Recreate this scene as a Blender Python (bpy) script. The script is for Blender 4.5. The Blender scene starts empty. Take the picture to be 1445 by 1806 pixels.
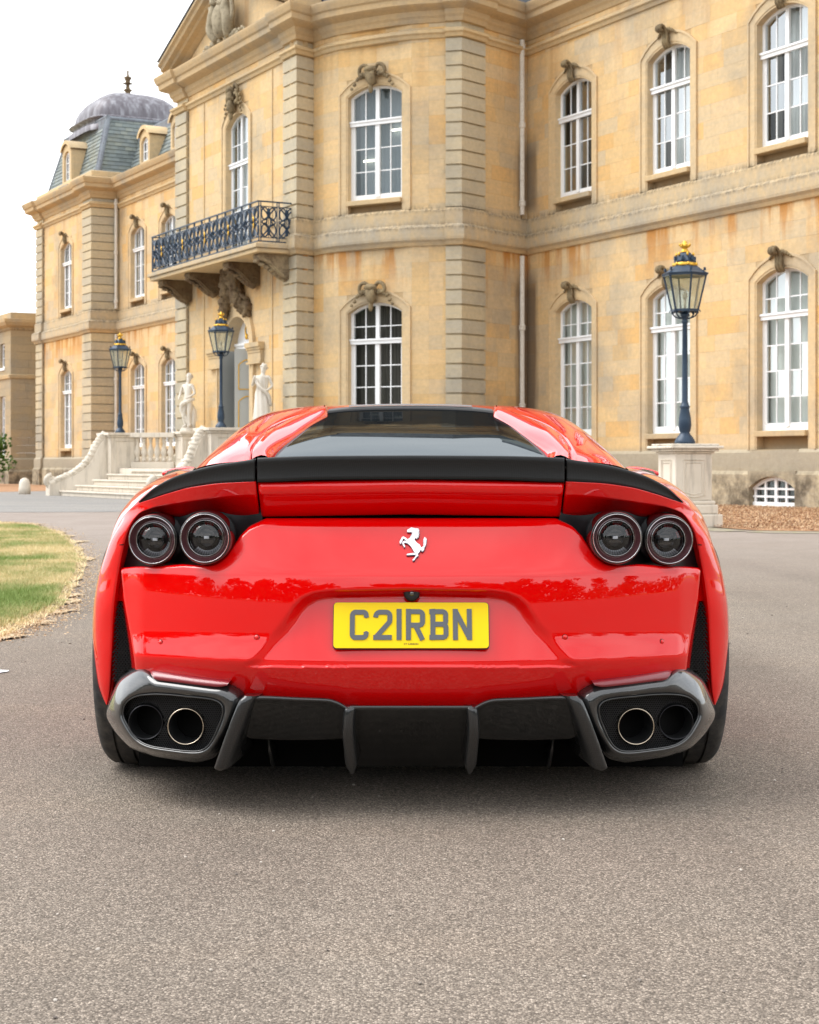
import bpy, bmesh, math, random
from math import sin, cos, pi, radians, sqrt, atan2, hypot
from mathutils import Vector, Matrix, noise
random.seed(7)
SC = bpy.context.scene
COL = SC.collection

# ------------------------------------------------------------------ camera
CAM_H = 0.93
cam_data = bpy.data.cameras.new('camera')
cam = bpy.data.objects.new('camera', cam_data); COL.objects.link(cam)
cam.location = (0, 0, CAM_H); cam.rotation_euler = (radians(90), 0, 0)
cam_data.sensor_fit = 'HORIZONTAL'; cam_data.sensor_width = 36
cam_data.lens = 36*3000/1445
cam_data.shift_y = -83/1445
cam_data.clip_start = 0.05; cam_data.clip_end = 2000
cam_data.dof.use_dof = True; cam_data.dof.focus_distance = 4.7; cam_data.dof.aperture_fstop = 17
SC.camera = cam

# ------------------------------------------------------------------ world: bright overcast
SUN_EL, SUN_AZ = 65, 180     # degrees; azimuth of the sun as a compass heading in the xy plane
w = bpy.data.worlds.new('World'); SC.world = w; w.use_nodes = True
nt = w.node_tree; nt.nodes.clear()
out = nt.nodes.new('ShaderNodeOutputWorld')
sky = nt.nodes.new('ShaderNodeTexSky'); sky.sky_type = 'NISHITA'; sky.sun_disc = False
sky.sun_elevation = radians(SUN_EL); sky.sun_rotation = radians(SUN_AZ)
b1 = nt.nodes.new('ShaderNodeBackground'); b1.inputs[1].default_value = 0.1
nt.links.new(sky.outputs[0], b1.inputs[0])
tc = nt.nodes.new('ShaderNodeTexCoord')
mp = nt.nodes.new('ShaderNodeMapping'); mp.inputs['Scale'].default_value = (1.2, 1.2, 3.5)
nt.links.new(tc.outputs['Generated'], mp.inputs[0])
nz = nt.nodes.new('ShaderNodeTexNoise'); nz.inputs['Scale'].default_value = 1.6; nz.inputs['Detail'].default_value = 7
nz.inputs['Roughness'].default_value = 0.55
nt.links.new(mp.outputs[0], nz.inputs['Vector'])
cr = nt.nodes.new('ShaderNodeValToRGB')
cr.color_ramp.elements[0].position = 0.32; cr.color_ramp.elements[0].color = (0.58, 0.62, 0.66, 1)
cr.color_ramp.elements[1].position = 0.62; cr.color_ramp.elements[1].color = (1.0, 1.0, 0.995, 1)
nt.links.new(nz.outputs['Fac'], cr.inputs[0])
b2 = nt.nodes.new('ShaderNodeBackground'); b2.inputs[1].default_value = 1.05
nt.links.new(cr.outputs[0], b2.inputs[0])
mx = nt.nodes.new('ShaderNodeMixShader'); mx.inputs[0].default_value = 0.88
nt.links.new(b1.outputs[0], mx.inputs[1]); nt.links.new(b2.outputs[0], mx.inputs[2])
nt.links.new(mx.outputs[0], out.inputs[0])

sd = bpy.data.lights.new('sun', 'SUN'); sd.energy = 1.35; sd.angle = radians(42); sd.color = (1, 0.975, 0.945)
so = bpy.data.objects.new('sun', sd); COL.objects.link(so)
az = radians(SUN_AZ)
# the veiled sun stands high on the left
sdir = Vector((-0.62, 0.06, 0.78)).normalized()
so.rotation_euler = (-sdir).to_track_quat('-Z', 'Y').to_euler()
sky.sun_rotation = atan2(sdir.x, sdir.y)

SC.view_settings.view_transform = 'Standard'; SC.view_settings.look = 'None'
SC.view_settings.gamma = 1; SC.view_settings.exposure = 1.16
SC.view_settings.use_curve_mapping = False
try:
    SC.cycles.max_bounces = 8; SC.cycles.transparent_max_bounces = 12
    SC.cycles.caustics_reflective = False; SC.cycles.caustics_refractive = False
except Exception: pass

# ------------------------------------------------------------------ helpers
WM = {}      # world matrices of objects, by name
def tag(o, label=None, cat=None, group=None, kind=None):
    if label: o['label'] = label
    if cat: o['category'] = cat
    if group: o['group'] = group
    if kind: o['kind'] = kind
    return o
def put(o, parent=None, M=None):
    M = M or Matrix.Identity(4)
    COL.objects.link(o)
    if parent is not None:
        o.parent = parent
        o.matrix_parent_inverse = Matrix.Identity(4)
        o.matrix_local = WM[parent.name].inverted() @ M
    else:
        o.matrix_world = M
    WM[o.name] = M.copy()
    return o
def empty(name, loc, rz=0.0, parent=None):
    o = bpy.data.objects.new(name, None); o.empty_display_size = 0.2
    return put(o, parent, Matrix.Translation(Vector(loc)) @ Matrix.Rotation(rz, 4, 'Z'))
def dup(o, M, parent=None):
    """copy of a thing and of everything under it"""
    c = o.copy()
    old = WM[o.name]
    COL.objects.link(c)
    if parent is not None:
        c.parent = parent; c.matrix_local = WM[parent.name].inverted() @ M
    else: c.matrix_world = M
    WM[c.name] = M.copy()
    for ch in list(o.children):
        dup(ch, M @ old.inverted() @ WM[ch.name], c)
    return c

class MB:
    """collects geometry for one mesh"""
    def __init__(s): s.v = []; s.f = []; s.t = []; s.tint = 0.5; s.mi = 0; s.m = []
    def add(s, vs, fs):
        n = len(s.v); s.v += [tuple(v) for v in vs]
        for f in fs: s.f.append([n+i for i in f]); s.t.append(s.tint); s.m.append(s.mi)
    def box(s, x0, x1, y0, y1, z0, z1):
        s.add([(x0,y0,z0),(x1,y0,z0),(x1,y1,z0),(x0,y1,z0),(x0,y0,z1),(x1,y0,z1),(x1,y1,z1),(x0,y1,z1)],
              [(0,3,2,1),(4,5,6,7),(0,1,5,4),(1,2,6,5),(2,3,7,6),(3,0,4,7)])
    def obox(s, p0, p1, w, h, up=(0,0,1)):
        """bar of section w x h from p0 to p1"""
        p0 = Vector(p0); p1 = Vector(p1); d = (p1-p0).normalized(); u = Vector(up)
        a = d.cross(u)
        if a.length < 1e-4: a = d.cross(Vector((1,0,0)))
        a.normalize(); b = a.cross(d).normalized()
        vs = []
        for p in (p0, p1):
            for i, j in ((-1,-1),(1,-1),(1,1),(-1,1)): vs.append(p + a*(w/2*i) + b*(h/2*j))
        s.add(vs, [(0,1,2,3),(7,6,5,4),(0,4,5,1),(1,5,6,2),(2,6,7,3),(3,7,4,0)])
    def tube(s, pts, r, n=8, cap=True):
        pts = [Vector(p) for p in pts]; rs = r if isinstance(r, (list, tuple)) else [r]*len(pts)
        rings = []; a = None
        for i, p in enumerate(pts):
            d = (pts[min(i+1, len(pts)-1)] - pts[max(i-1, 0)]).normalized()
            if a is None:
                a = d.cross(Vector((0,0,1)))
                if a.length < 1e-3: a = d.cross(Vector((1,0,0)))
            a = (a - d*a.dot(d)).normalized(); b = d.cross(a)
            rings.append([p + (a*cos(2*pi*k/n) + b*sin(2*pi*k/n))*rs[i] for k in range(n)])
        vs = [v for rg in rings for v in rg]; fs = []
        for i in range(len(pts)-1):
            for k in range(n):
                fs.append((i*n+k, i*n+(k+1)%n, (i+1)*n+(k+1)%n, (i+1)*n+k))
        if cap: fs.append(tuple(range(n))[::-1]); fs.append(tuple((len(pts)-1)*n+k for k in range(n)))
        s.add(vs, fs)
    def lathe(s, prof, n=16, c=(0,0,0), axis='z', cap=True, ph=0.0):
        """prof: list of (radius, height)"""
        vs = []; c = Vector(c)
        for r, h in prof:
            for k in range(n):
                a = 2*pi*k/n + ph
                if axis == 'z': vs.append(c + Vector((r*cos(a), r*sin(a), h)))
                elif axis == 'y': vs.append(c + Vector((r*cos(a), h, r*sin(a))))
                else: vs.append(c + Vector((h, r*cos(a), r*sin(a))))
        fs = []
        for i in range(len(prof)-1):
            for k in range(n): fs.append((i*n+k, i*n+(k+1)%n, (i+1)*n+(k+1)%n, (i+1)*n+k))
        if cap: fs.append(tuple(range(n))[::-1]); fs.append(tuple((len(prof)-1)*n+k for k in range(n)))
        s.add(vs, fs)
    def prism(s, poly, y0, y1):
        """outline (x, z) extruded along y"""
        n = len(poly)
        vs = [(x, y0, z) for x, z in poly] + [(x, y1, z) for x, z in poly]
        fs = [tuple(range(n)), tuple(range(2*n-1, n-1, -1))]
        for i in range(n): fs.append((i, n+i, n+(i+1)%n, (i+1)%n))
        s.add(vs, fs)
    def prism_z(s, poly, z0, z1):
        n = len(poly)
        vs = [(x, y, z0) for x, y in poly] + [(x, y, z1) for x, y in poly]
        fs = [tuple(range(n))[::-1], tuple(range(n, 2*n))]
        for i in range(n): fs.append((i, (i+1)%n, n+(i+1)%n, n+i))
        s.add(vs, fs)
    def grid(s, rows, closed_u=False):
        nr = len(rows); nc = len(rows[0]); vs = [p for r in rows for p in r]; fs = []
        for i in range(nr-1):
            for j in range(nc if closed_u else nc-1):
                fs.append((i*nc+j, i*nc+(j+1)%nc, (i+1)*nc+(j+1)%nc, (i+1)*nc+j))
        s.add(vs, fs)
    def blob(s, c, r, sc=(1,1,1), seed=0, amp=0.25, sub=2, f=2.0):
        bm = bmesh.new(); bmesh.ops.create_icosphere(bm, subdivisions=sub, radius=1)
        vs = []
        for v in bm.verts:
            n_ = noise.noise(v.co*f + Vector((seed*3.1, seed*1.7, seed)))
            k = 1 + amp*n_*2
            vs.append((c[0]+v.co.x*r*sc[0]*k, c[1]+v.co.y*r*sc[1]*k, c[2]+v.co.z*r*sc[2]*k))
        fs = [[v.index for v in f_.verts] for f_ in bm.faces]; bm.free()
        s.add(vs, fs)
    def mesh(s, name, smooth=False, fix=True):
        me = bpy.data.meshes.new(name); me.from_pydata(s.v, [], s.f); me.update()
        a = me.attributes.new('tint', 'FLOAT', 'FACE'); a.data.foreach_set('value', s.t)
        if any(s.m): me.polygons.foreach_set('material_index', s.m)
        if fix and len(s.f) < 60000:
            bm = bmesh.new(); bm.from_mesh(me)
            bmesh.ops.recalc_face_normals(bm, faces=bm.faces); bm.to_mesh(me); bm.free()
        if smooth: me.polygons.foreach_set('use_smooth', [True]*len(me.polygons))
        return me
    def build(s, name, mat, parent=None, M=None, smooth=False, fix=True, label=None, bevel=0, solid=0, sub=0, angle=None):
        me = s.mesh(name, smooth or angle is not None, fix)
        for m_ in (mat if isinstance(mat, (list, tuple)) else [mat]): me.materials.append(m_)
        if angle is not None:
            try: me.set_sharp_from_angle(angle=radians(angle))
            except Exception: pass
        o = bpy.data.objects.new(name, me); put(o, parent, M)
        if sub:
            md = o.modifiers.new('sub', 'SUBSURF'); md.levels = md.render_levels = sub
        if solid:
            md = o.modifiers.new('solid', 'SOLIDIFY'); md.thickness = solid; md.offset = 0
        if bevel:
            md = o.modifiers.new('bevel', 'BEVEL'); md.width = bevel; md.segments = 2; md.limit_method = 'ANGLE'
        if label: o['label'] = label
        return o

def lerp(a, b, t): return a + (b-a)*t
def smooth01(t): t = max(0.0, min(1.0, t)); return t*t*(3-2*t)
def interp(tab, x):
    """piecewise linear table lookup"""
    if x <= tab[0][0]: return tab[0][1]
    for (x0, y0), (x1, y1) in zip(tab, tab[1:]):
        if x <= x1: return y0 + (y1-y0)*(x-x0)/(x1-x0)
    return tab[-1][1]
def spl(tab, x):
    """monotone-ish cubic table lookup"""
    n = len(tab)
    if x <= tab[0][0]: return tab[0][1]
    if x >= tab[-1][0]: return tab[-1][1]
    for i in range(n-1):
        if x <= tab[i+1][0]: break
    def sl(i):
        if i <= 0 or i >= n-1:
            j = 0 if i <= 0 else n-2
            return (tab[j+1][1]-tab[j][1])/(tab[j+1][0]-tab[j][0])
        a = (tab[i][1]-tab[i-1][1])/(tab[i][0]-tab[i-1][0]); b = (tab[i+1][1]-tab[i][1])/(tab[i+1][0]-tab[i][0])
        return 0 if a*b <= 0 else 2*a*b/(a+b)
    x0, y0 = tab[i]; x1, y1 = tab[i+1]; h = x1-x0; t = (x-x0)/h
    return (2*t**3-3*t*t+1)*y0 + (t**3-2*t*t+t)*h*sl(i) + (-2*t**3+3*t*t)*y1 + (t**3-t*t)*h*sl(i+1)
def crom(pts, n):
    """resample points (tuples) with a Catmull-Rom spline, n samples, uniform in index"""
    pts = [Vector(p) for p in pts]; m = len(pts)-1; out_ = []
    for k in range(n):
        u = k/(n-1)*m; i = min(int(u), m-1); t = u-i
        p0 = pts[i-1] if i > 0 else pts[0]*2-pts[1]; p1 = pts[i]; p2 = pts[i+1]
        p3 = pts[i+2] if i+2 <= m else pts[m]*2-pts[m-1]
        out_.append(0.5*((2*p1)+(p2-p0)*t+(2*p0-5*p1+4*p2-p3)*t*t+(3*p1-p0-3*p2+p3)*t**3))
    return out_

# ------------------------------------------------------------------ materials
class NG:
    def __init__(s, name):
        s.m = bpy.data.materials.new(name); s.m.use_nodes = True; s.t = s.m.node_tree
        s.b = s.t.nodes['Principled BSDF']; s.out = s.t.nodes['Material Output']
    def n(s, typ, **kw):
        nd = s.t.nodes.new(typ)
        for k, v in kw.items(): setattr(nd, k, v)
        return nd
    def set(s, nd, k, v):
        if hasattr(v, 'is_linked') or isinstance(v, bpy.types.NodeSocket): s.t.links.new(v, nd.inputs[k])
        else: nd.inputs[k].default_value = v
    def P(s, **kw):
        names = dict(color='Base Color', rough='Roughness', metal='Metallic', coat='Coat Weight', coatr='Coat Roughness',
                     spec='Specular IOR Level', trans='Transmission Weight', ior='IOR', alpha='Alpha', normal='Normal',
                     emc='Emission Color', ems='Emission Strength', sheen='Sheen Weight', coatn='Coat Normal', sss='Subsurface Weight')
        for k, v in kw.items(): s.set(s.b, names[k], v)
        return s
    def pos(s): return s.n('ShaderNodeNewGeometry').outputs['Position']
    def obj(s): return s.n('ShaderNodeTexCoord').outputs['Object']
    def map(s, vec, scale=(1,1,1), rot=(0,0,0), loc=(0,0,0)):
        m = s.n('ShaderNodeMapping'); m.inputs['Scale'].default_value = scale; m.inputs['Rotation'].default_value = rot
        m.inputs['Location'].default_value = loc; s.t.links.new(vec, m.inputs[0]); return m.outputs[0]
    def noise(s, vec, scale=1, detail=4, rough=0.5, dist=0, col=False):
        m = s.n('ShaderNodeTexNoise'); s.set(m, 'Vector', vec); s.set(m, 'Scale', scale); s.set(m, 'Detail', detail)
        s.set(m, 'Roughness', rough); s.set(m, 'Distortion', dist); return m.outputs['Color' if col else 'Fac']
    def vor(s, vec, scale=1, feature='F1', out='Distance', rand=1.0):
        m = s.n('ShaderNodeTexVoronoi'); m.feature = feature; s.set(m, 'Vector', vec); s.set(m, 'Scale', scale)
        s.set(m, 'Randomness', rand); return m.outputs[out]
    def ramp(s, fac, stops, interp_='LINEAR'):
        r = s.n('ShaderNodeValToRGB'); e = r.color_ramp; e.interpolation = interp_
        while len(e.elements) < len(stops): e.elements.new(0.5)
        for el, (p, c) in zip(e.elements, stops):
            el.position = p; el.color = (c, c, c, 1) if isinstance(c, (int, float)) else (c[0], c[1], c[2], 1)
        s.t.links.new(fac, r.inputs[0]); return r.outputs[0]
    def mix(s, fac, a, b, mode='MIX'):
        m = s.n('ShaderNodeMix'); m.data_type = 'RGBA'; m.blend_type = mode
        def st(i, v):
            if isinstance(v, bpy.types.NodeSocket): s.t.links.new(v, m.inputs[i])
            elif i == 0: m.inputs[0].default_value = v
            else: m.inputs[i].default_value = (v[0], v[1], v[2], 1)
        st(0, fac); st(6, a); st(7, b); return m.outputs[2]
    def math(s, op, a, b=0.0, clamp=False):
        m = s.n('ShaderNodeMath'); m.operation = op; m.use_clamp = clamp
        s.set(m, 0, a); s.set(m, 1, b); return m.outputs[0]
    def sep(s, v):
        m = s.n('ShaderNodeSeparateXYZ'); s.t.links.new(v, m.inputs[0]); return m.outputs
    def rng(s, v, a, b, c=0.0, d=1.0):
        m = s.n('ShaderNodeMapRange'); m.clamp = True
        for i, x in enumerate((v, a, b, c, d)): s.set(m, i, x)
        return m.outputs[0]
    def bump(s, h, strength=0.3, dist=0.01, normal=None):
        m = s.n('ShaderNodeBump'); s.set(m, 'Height', h); m.inputs['Strength'].default_value = strength
        m.inputs['Distance'].default_value = dist
        if normal is not None: s.t.links.new(normal, m.inputs['Normal'])
        return m.outputs[0]
    def attr(s, name='tint'):
        a = s.n('ShaderNodeAttribute'); a.attribute_name = name; return a.outputs['Fac']
    def rnd(s): return s.n('ShaderNodeObjectInfo').outputs['Random']

def simple(name, col, rough=0.5, metal=0.0, **kw):
    g = NG(name); g.P(color=(col[0], col[1], col[2], 1), rough=rough, metal=metal, **kw); return g.m

def stone_mat(name, cols, grey=(0.30,0.28,0.24), use='attr', stain=True, greyamt=0.5, base_dark=False, bandgrey=True):
    g = NG(name); p = g.pos(); z = g.sep(p)[2]
    tint = g.attr() if use == 'attr' else g.rnd()
    n = len(cols); c = g.ramp(tint, [(i/(n-1), cols[i]) for i in range(n)])
    # sedimentary bedding and blotches
    bed = g.noise(g.map(p, (0.9, 0.9, 9)), 2.2, 6, 0.6, 0.4)
    c = g.mix(g.rng(bed, 0.35, 0.7), c, g.mix(1.0, c, (1.10, 1.05, 0.96), 'MULTIPLY'))
    blot = g.noise(p, 0.55, 6, 0.62)
    c = g.mix(g.math('MULTIPLY', g.rng(blot, 0.48, 0.68), greyamt), c, grey)
    if stain:
        run = g.math('ADD', g.math('MULTIPLY', g.noise(g.map(p, (1.5, 1.5, 0.14)), 1.3, 5, 0.65), 0.65), g.math('MULTIPLY', g.noise(p, 0.5, 3, 0.5), 0.35))
        m1 = g.math('MULTIPLY', g.rng(z, 5.35, 6.5), g.rng(z, 6.68, 6.6))
        m1 = g.math('MULTIPLY', m1, g.rng(run, 0.475, 0.56))
        c = g.mix(g.math('MULTIPLY', m1, 0.88), c, (0.50, 0.205, 0.035))
        run2 = g.noise(g.map(p, (1.2, 1.2, 0.12), loc=(5, 3, 1)), 1.1, 4, 0.6)
        m2 = g.math('MULTIPLY', g.rng(z, 9.6, 12.3), g.rng(run2, 0.52, 0.66))
        c = g.mix(g.math('MULTIPLY', m2, 0.4), c, (0.40, 0.17, 0.04))
    if bandgrey:
        mo = g.noise(g.map(p, (2.0, 2.0, 1.0)), 2.4, 7, 0.7)
        band = g.math('MULTIPLY', g.rng(z, 6.62, 6.7), g.rng(z, 8.0, 7.1))
        c = g.mix(g.math('MULTIPLY', band, g.rng(mo, 0.34, 0.66, 0.1, 0.7)), c, (0.40, 0.37, 0.31))
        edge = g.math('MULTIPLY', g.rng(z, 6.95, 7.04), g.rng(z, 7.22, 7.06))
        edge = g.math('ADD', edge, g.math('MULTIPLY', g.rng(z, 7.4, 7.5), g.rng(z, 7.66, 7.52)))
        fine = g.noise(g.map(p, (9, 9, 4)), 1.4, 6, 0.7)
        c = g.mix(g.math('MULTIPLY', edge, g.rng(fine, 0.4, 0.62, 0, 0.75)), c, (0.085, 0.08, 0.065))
    if use == 'attr' and stain:                 # dark run-off either side of the corner downpipe
        xy = g.sep(p); dx_ = g.math('SUBTRACT', xy[0], 3.17); dy_ = g.math('SUBTRACT', xy[1], 45.7)
        rr = g.math('SQRT', g.math('ADD', g.math('MULTIPLY', dx_, dx_), g.math('MULTIPLY', dy_, dy_)))
        rr = g.math('ADD', rr, g.math('MULTIPLY', g.noise(g.map(p, (5, 5, 0.5)), 1.2, 5, 0.6), 0.35))
        mz = g.math('ADD', g.math('MULTIPLY', g.rng(z, 6.3, 5.6), 1.0), g.math('MULTIPLY', g.math('MULTIPLY', g.rng(z, 7.6, 7.9), g.rng(z, 9.9, 9.2)), 0.8))
        c = g.mix(g.math('MULTIPLY', g.rng(rr, 0.72, 0.5), g.math('MULTIPLY', mz, 0.85)), c, (0.14, 0.095, 0.065))
    # damp, dirty foot of the walls
    dn = g.noise(p, 1.6, 7, 0.7)
    foot = g.math('MULTIPLY', g.rng(z, 1.15, 0.5), g.rng(dn, 0.38, 0.58))
    c = g.mix(g.math('MULTIPLY', foot, 0.9), c, (0.075, 0.06, 0.045))
    c = g.mix(g.math('MULTIPLY', g.math('MULTIPLY', g.rng(z, 1.4, 1.2), g.rng(z, 0.7, 0.9)), 0.7), c, (0.36, 0.32, 0.25))
    c = g.mix(g.rng(g.noise(p, 9, 5, 0.7), 0.3, 0.8, 0, 0.28), c, (0.16, 0.12, 0.07))
    h = g.math('ADD', g.noise(p, 14, 5, 0.6), g.math('MULTIPLY', bed, 0.5))
    g.P(color=c, rough=0.9, spec=0.2, normal=g.bump(h, 0.35, 0.015))
    return g.m

M_ = {}
HON = [(0.66,0.455,0.225), (0.70,0.505,0.27), (0.66,0.50,0.30), (0.60,0.475,0.31), (0.72,0.53,0.30), (0.70,0.445,0.19), (0.69,0.49,0.255), (0.64,0.49,0.31)]
M_['ashlar'] = stone_mat('ashlar_stone', HON)
M_['joint'] = stone_mat('joint_stone', [(0.50,0.36,0.20), (0.52,0.38,0.21)], use='rnd')
M_['quoin'] = stone_mat('quoin_stone', [(0.50,0.44,0.33), (0.56,0.475,0.33), (0.46,0.42,0.335), (0.58,0.48,0.31)], use='rnd', stain=False, greyamt=0.6)
M_['trim'] = stone_mat('moulding_stone', [(0.60,0.45,0.26), (0.60,0.45,0.26)], stain=False, greyamt=0.6)
M_['cornice'] = stone_mat('cornice_stone', [(0.52,0.38,0.22), (0.54,0.40,0.235)], use='rnd', stain=False, greyamt=0.7)
M_['surround'] = stone_mat('surround_stone', [(0.66,0.50,0.30), (0.62,0.48,0.30)], use='rnd', stain=False, greyamt=0.5)
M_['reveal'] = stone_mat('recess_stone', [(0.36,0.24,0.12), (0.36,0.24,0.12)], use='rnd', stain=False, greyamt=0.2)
M_['annex'] = stone_mat('annexe_stone', [(0.42,0.33,0.22), (0.36,0.30,0.21), (0.45,0.35,0.22)], stain=False, greyamt=0.7, bandgrey=False)
M_['plinth'] = stone_mat('plinth_stone', [(0.46,0.39,0.28), (0.50,0.43,0.31), (0.42,0.36,0.27)], stain=False, greyamt=0.6, bandgrey=False)

def carved_mat(name, a, b, lich=(0.06,0.05,0.035)):
    g = NG(name); p = g.pos()
    c = g.mix(g.rng(g.noise(p, 2.5, 6, 0.65), 0.35, 0.65), a, b)
    c = g.mix(g.rng(g.noise(p, 12, 5, 0.7), 0.5, 0.7, 0, 0.6), c, lich)
    g.P(color=c, rough=0.92, spec=0.2, normal=g.bump(g.noise(p, 22, 5, 0.6), 0.6, 0.02)); return g.m
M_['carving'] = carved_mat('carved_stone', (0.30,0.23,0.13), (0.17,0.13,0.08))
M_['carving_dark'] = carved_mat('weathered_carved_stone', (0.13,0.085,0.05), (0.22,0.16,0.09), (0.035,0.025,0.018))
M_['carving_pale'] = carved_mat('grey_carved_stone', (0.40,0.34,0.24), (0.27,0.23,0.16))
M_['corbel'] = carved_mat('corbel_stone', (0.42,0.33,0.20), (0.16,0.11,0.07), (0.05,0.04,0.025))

def pale_mat(name, a, b, dirt=(0.20,0.17,0.13), foot=0.0):
    g = NG(name); p = g.pos(); z = g.sep(p)[2]
    c = g.mix(g.rng(g.noise(p, 1.8, 6, 0.6), 0.3, 0.7), a, b)
    st = g.noise(g.map(p, (7, 7, 0.8)), 1.2, 5, 0.65)
    c = g.mix(g.rng(st, 0.52, 0.72, 0, 0.5), c, dirt)
    nrm = g.sep(g.n('ShaderNodeNewGeometry').outputs['Normal'])[2]
    c = g.mix(g.math('MULTIPLY', g.rng(nrm, 0.7, 0.95), g.rng(g.noise(p, 9, 5, 0.7), 0.4, 0.6, 0, 0.55)), c, (0.14, 0.13, 0.11))
    g.P(color=c, rough=0.8, spec=0.25, normal=g.bump(g.noise(p, 30, 4, 0.6), 0.25, 0.01)); return g.m
M_['pale'] = pale_mat('pale_weathered_stone', (0.74,0.67,0.57), (0.65,0.58,0.48))
M_['statue'] = pale_mat('statue_stone', (0.78,0.73,0.65), (0.68,0.62,0.53), (0.30,0.26,0.21))

M_['white'] = simple('white_window_paint', (0.84,0.85,0.86), 0.4)
M_['grey_door'] = simple('grey_door_paint', (0.42,0.44,0.43), 0.45)
M_['pipe'] = carved_mat('pale_painted_pipe', (0.76,0.73,0.66), (0.68,0.64,0.57), (0.45,0.40,0.33))
g = NG('window_glass'); p = g.pos()
lw = g.n('ShaderNodeFresnel'); lw.inputs[0].default_value = 1.6
gl = g.n('ShaderNodeBsdfGlossy'); gl.inputs['Roughness'].default_value = 0.015; gl.inputs['Color'].default_value = (0.92,0.97,1,1)
tr = g.n('ShaderNodeBsdfTransparent'); tr.inputs[0].default_value = (0.80,0.84,0.84,1)
g.t.links.new(g.bump(g.noise(p, 2.2, 2, 0.5), 0.015, 0.05), gl.inputs['Normal'])
ms = g.n('ShaderNodeMixShader'); g.t.links.new(g.rng(lw.outputs[0], 0, 1, 0.02, 0.36), ms.inputs[0])
g.t.links.new(tr.outputs[0], ms.inputs[1]); g.t.links.new(gl.outputs[0], ms.inputs[2]); g.t.links.new(ms.outputs[0], g.out.inputs[0])
M_['glass'] = g.m
g = NG('net_curtain'); p = g.pos()
wv = g.noise(g.map(p, (16, 16, 0.25)), 1.4, 3, 0.5)
g.P(color=g.mix(g.rng(wv, 0.3, 0.7), (0.42,0.43,0.43), (0.78,0.78,0.76)), rough=0.9, normal=g.bump(wv, 0.7, 0.05)); M_['curtain'] = g.m
g = NG('drawn_curtain'); p = g.pos()
wv = g.noise(g.map(p, (16, 16, 0.25)), 1.4, 3, 0.5)
g.P(color=g.mix(g.rng(wv, 0.3, 0.7), (0.09,0.08,0.07), (0.17,0.15,0.13)), rough=0.9); M_['drape'] = g.m
g = NG('grey_blind'); p = g.pos()
g.P(color=(0.66,0.67,0.62,1), rough=0.9)
M_['dimcurtain'] = simple('blue_grey_curtain', (0.30,0.34,0.37), 0.9); M_['blind'] = g.m
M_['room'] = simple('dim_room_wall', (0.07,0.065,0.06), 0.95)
g = NG('strip_light'); g.P(color=(0.9,0.9,0.8,1), emc=(1,0.93,0.75,1), ems=2.2); M_['striplight'] = g.m

g = NG('slate'); p = g.pos()
c = g.ramp(g.attr(), [(0,(0.13,0.155,0.155)),(0.35,(0.19,0.225,0.22)),(0.7,(0.16,0.19,0.20)),(1,(0.24,0.265,0.235))])
c = g.mix(g.rng(g.noise(p, 0.8, 5, 0.6), 0.45, 0.65, 0, 0.5), c, (0.23,0.22,0.14))
g.P(color=c, rough=0.6, normal=g.bump(g.noise(p, 8, 3), 0.3, 0.01)); M_['slate'] = g.m
g = NG('lead_sheet'); p = g.pos()
st = g.noise(g.map(p, (3.0, 3.0, 0.4)), 1.5, 5, 0.6)
g.P(color=g.ramp(st, [(0.3,(0.09,0.075,0.085)),(0.5,(0.16,0.15,0.17)),(0.72,(0.34,0.34,0.37))]), rough=0.5, metal=0.15); M_['lead'] = g.m
M_['leadgrey'] = carved_mat('lead_flashing', (0.24,0.27,0.30), (0.17,0.18,0.21), (0.1,0.09,0.09))
g = NG('blue_grey_iron'); p = g.pos()
g.P(color=g.mix(g.rng(g.noise(p, 6, 5, 0.6), 0.4, 0.7), (0.014,0.034,0.066), (0.024,0.05,0.085)), rough=0.42, metal=0.1); M_['iron'] = g.m
M_['gold'] = simple('gilding', (0.75,0.44,0.06), 0.35, 0.7)
g = NG('lantern_glass')
gl = g.n('ShaderNodeBsdfGlossy'); gl.inputs['Roughness'].default_value = 0.08; gl.inputs['Color'].default_value = (0.9,0.95,0.9,1)
tr = g.n('ShaderNodeBsdfTransparent'); tr.inputs[0].default_value = (0.88,0.90,0.84,1)
df = g.n('ShaderNodeBsdfTranslucent'); df.inputs[0].default_value = (0.75,0.77,0.68,1)
m1 = g.n('ShaderNodeMixShader'); m1.inputs[0].default_value = 0.22; g.t.links.new(tr.outputs[0], m1.inputs[1]); g.t.links.new(df.outputs[0], m1.inputs[2])
m2 = g.n('ShaderNodeMixShader'); m2.inputs[0].default_value = 0.12; g.t.links.new(m1.outputs[0], m2.inputs[1]); g.t.links.new(gl.outputs[0], m2.inputs[2])
g.t.links.new(m2.outputs[0], g.out.inputs[0]); M_['lantern_glass'] = g.m
# ================================================================== MANSION
U = Vector((-0.476, 0.8796, 0)).normalized()      # along the facade, away from the camera
TH = atan2(-U.y, -U.x)                            # heading of the walls seen from outside, left to right
OUT = Vector((-U.y, U.x, 0))                      # outward normal (-.88,-.476)
RW0 = Vector((3.165, 45.75, 0)); C0 = Vector((-3.0, 45.6, 0)); CFAR = C0 + U*8.9
DEPTH = 5.5
LPN = Vector((-13.5, 72.5, 0)); LPF = LPN + U*8.1
def frame(p, th): return Matrix.Translation(Vector((p[0], p[1], 0))) @ Matrix.Rotation(th, 4, 'Z')
def heading(a, b): return atan2(b[1]-a[1], b[0]-a[0])

mansion = empty('country_house', (C0.x, C0.y, 0))
tag(mansion, 'honey coloured stone country house with white windows and a bowed corner behind the car', 'country house')

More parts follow.
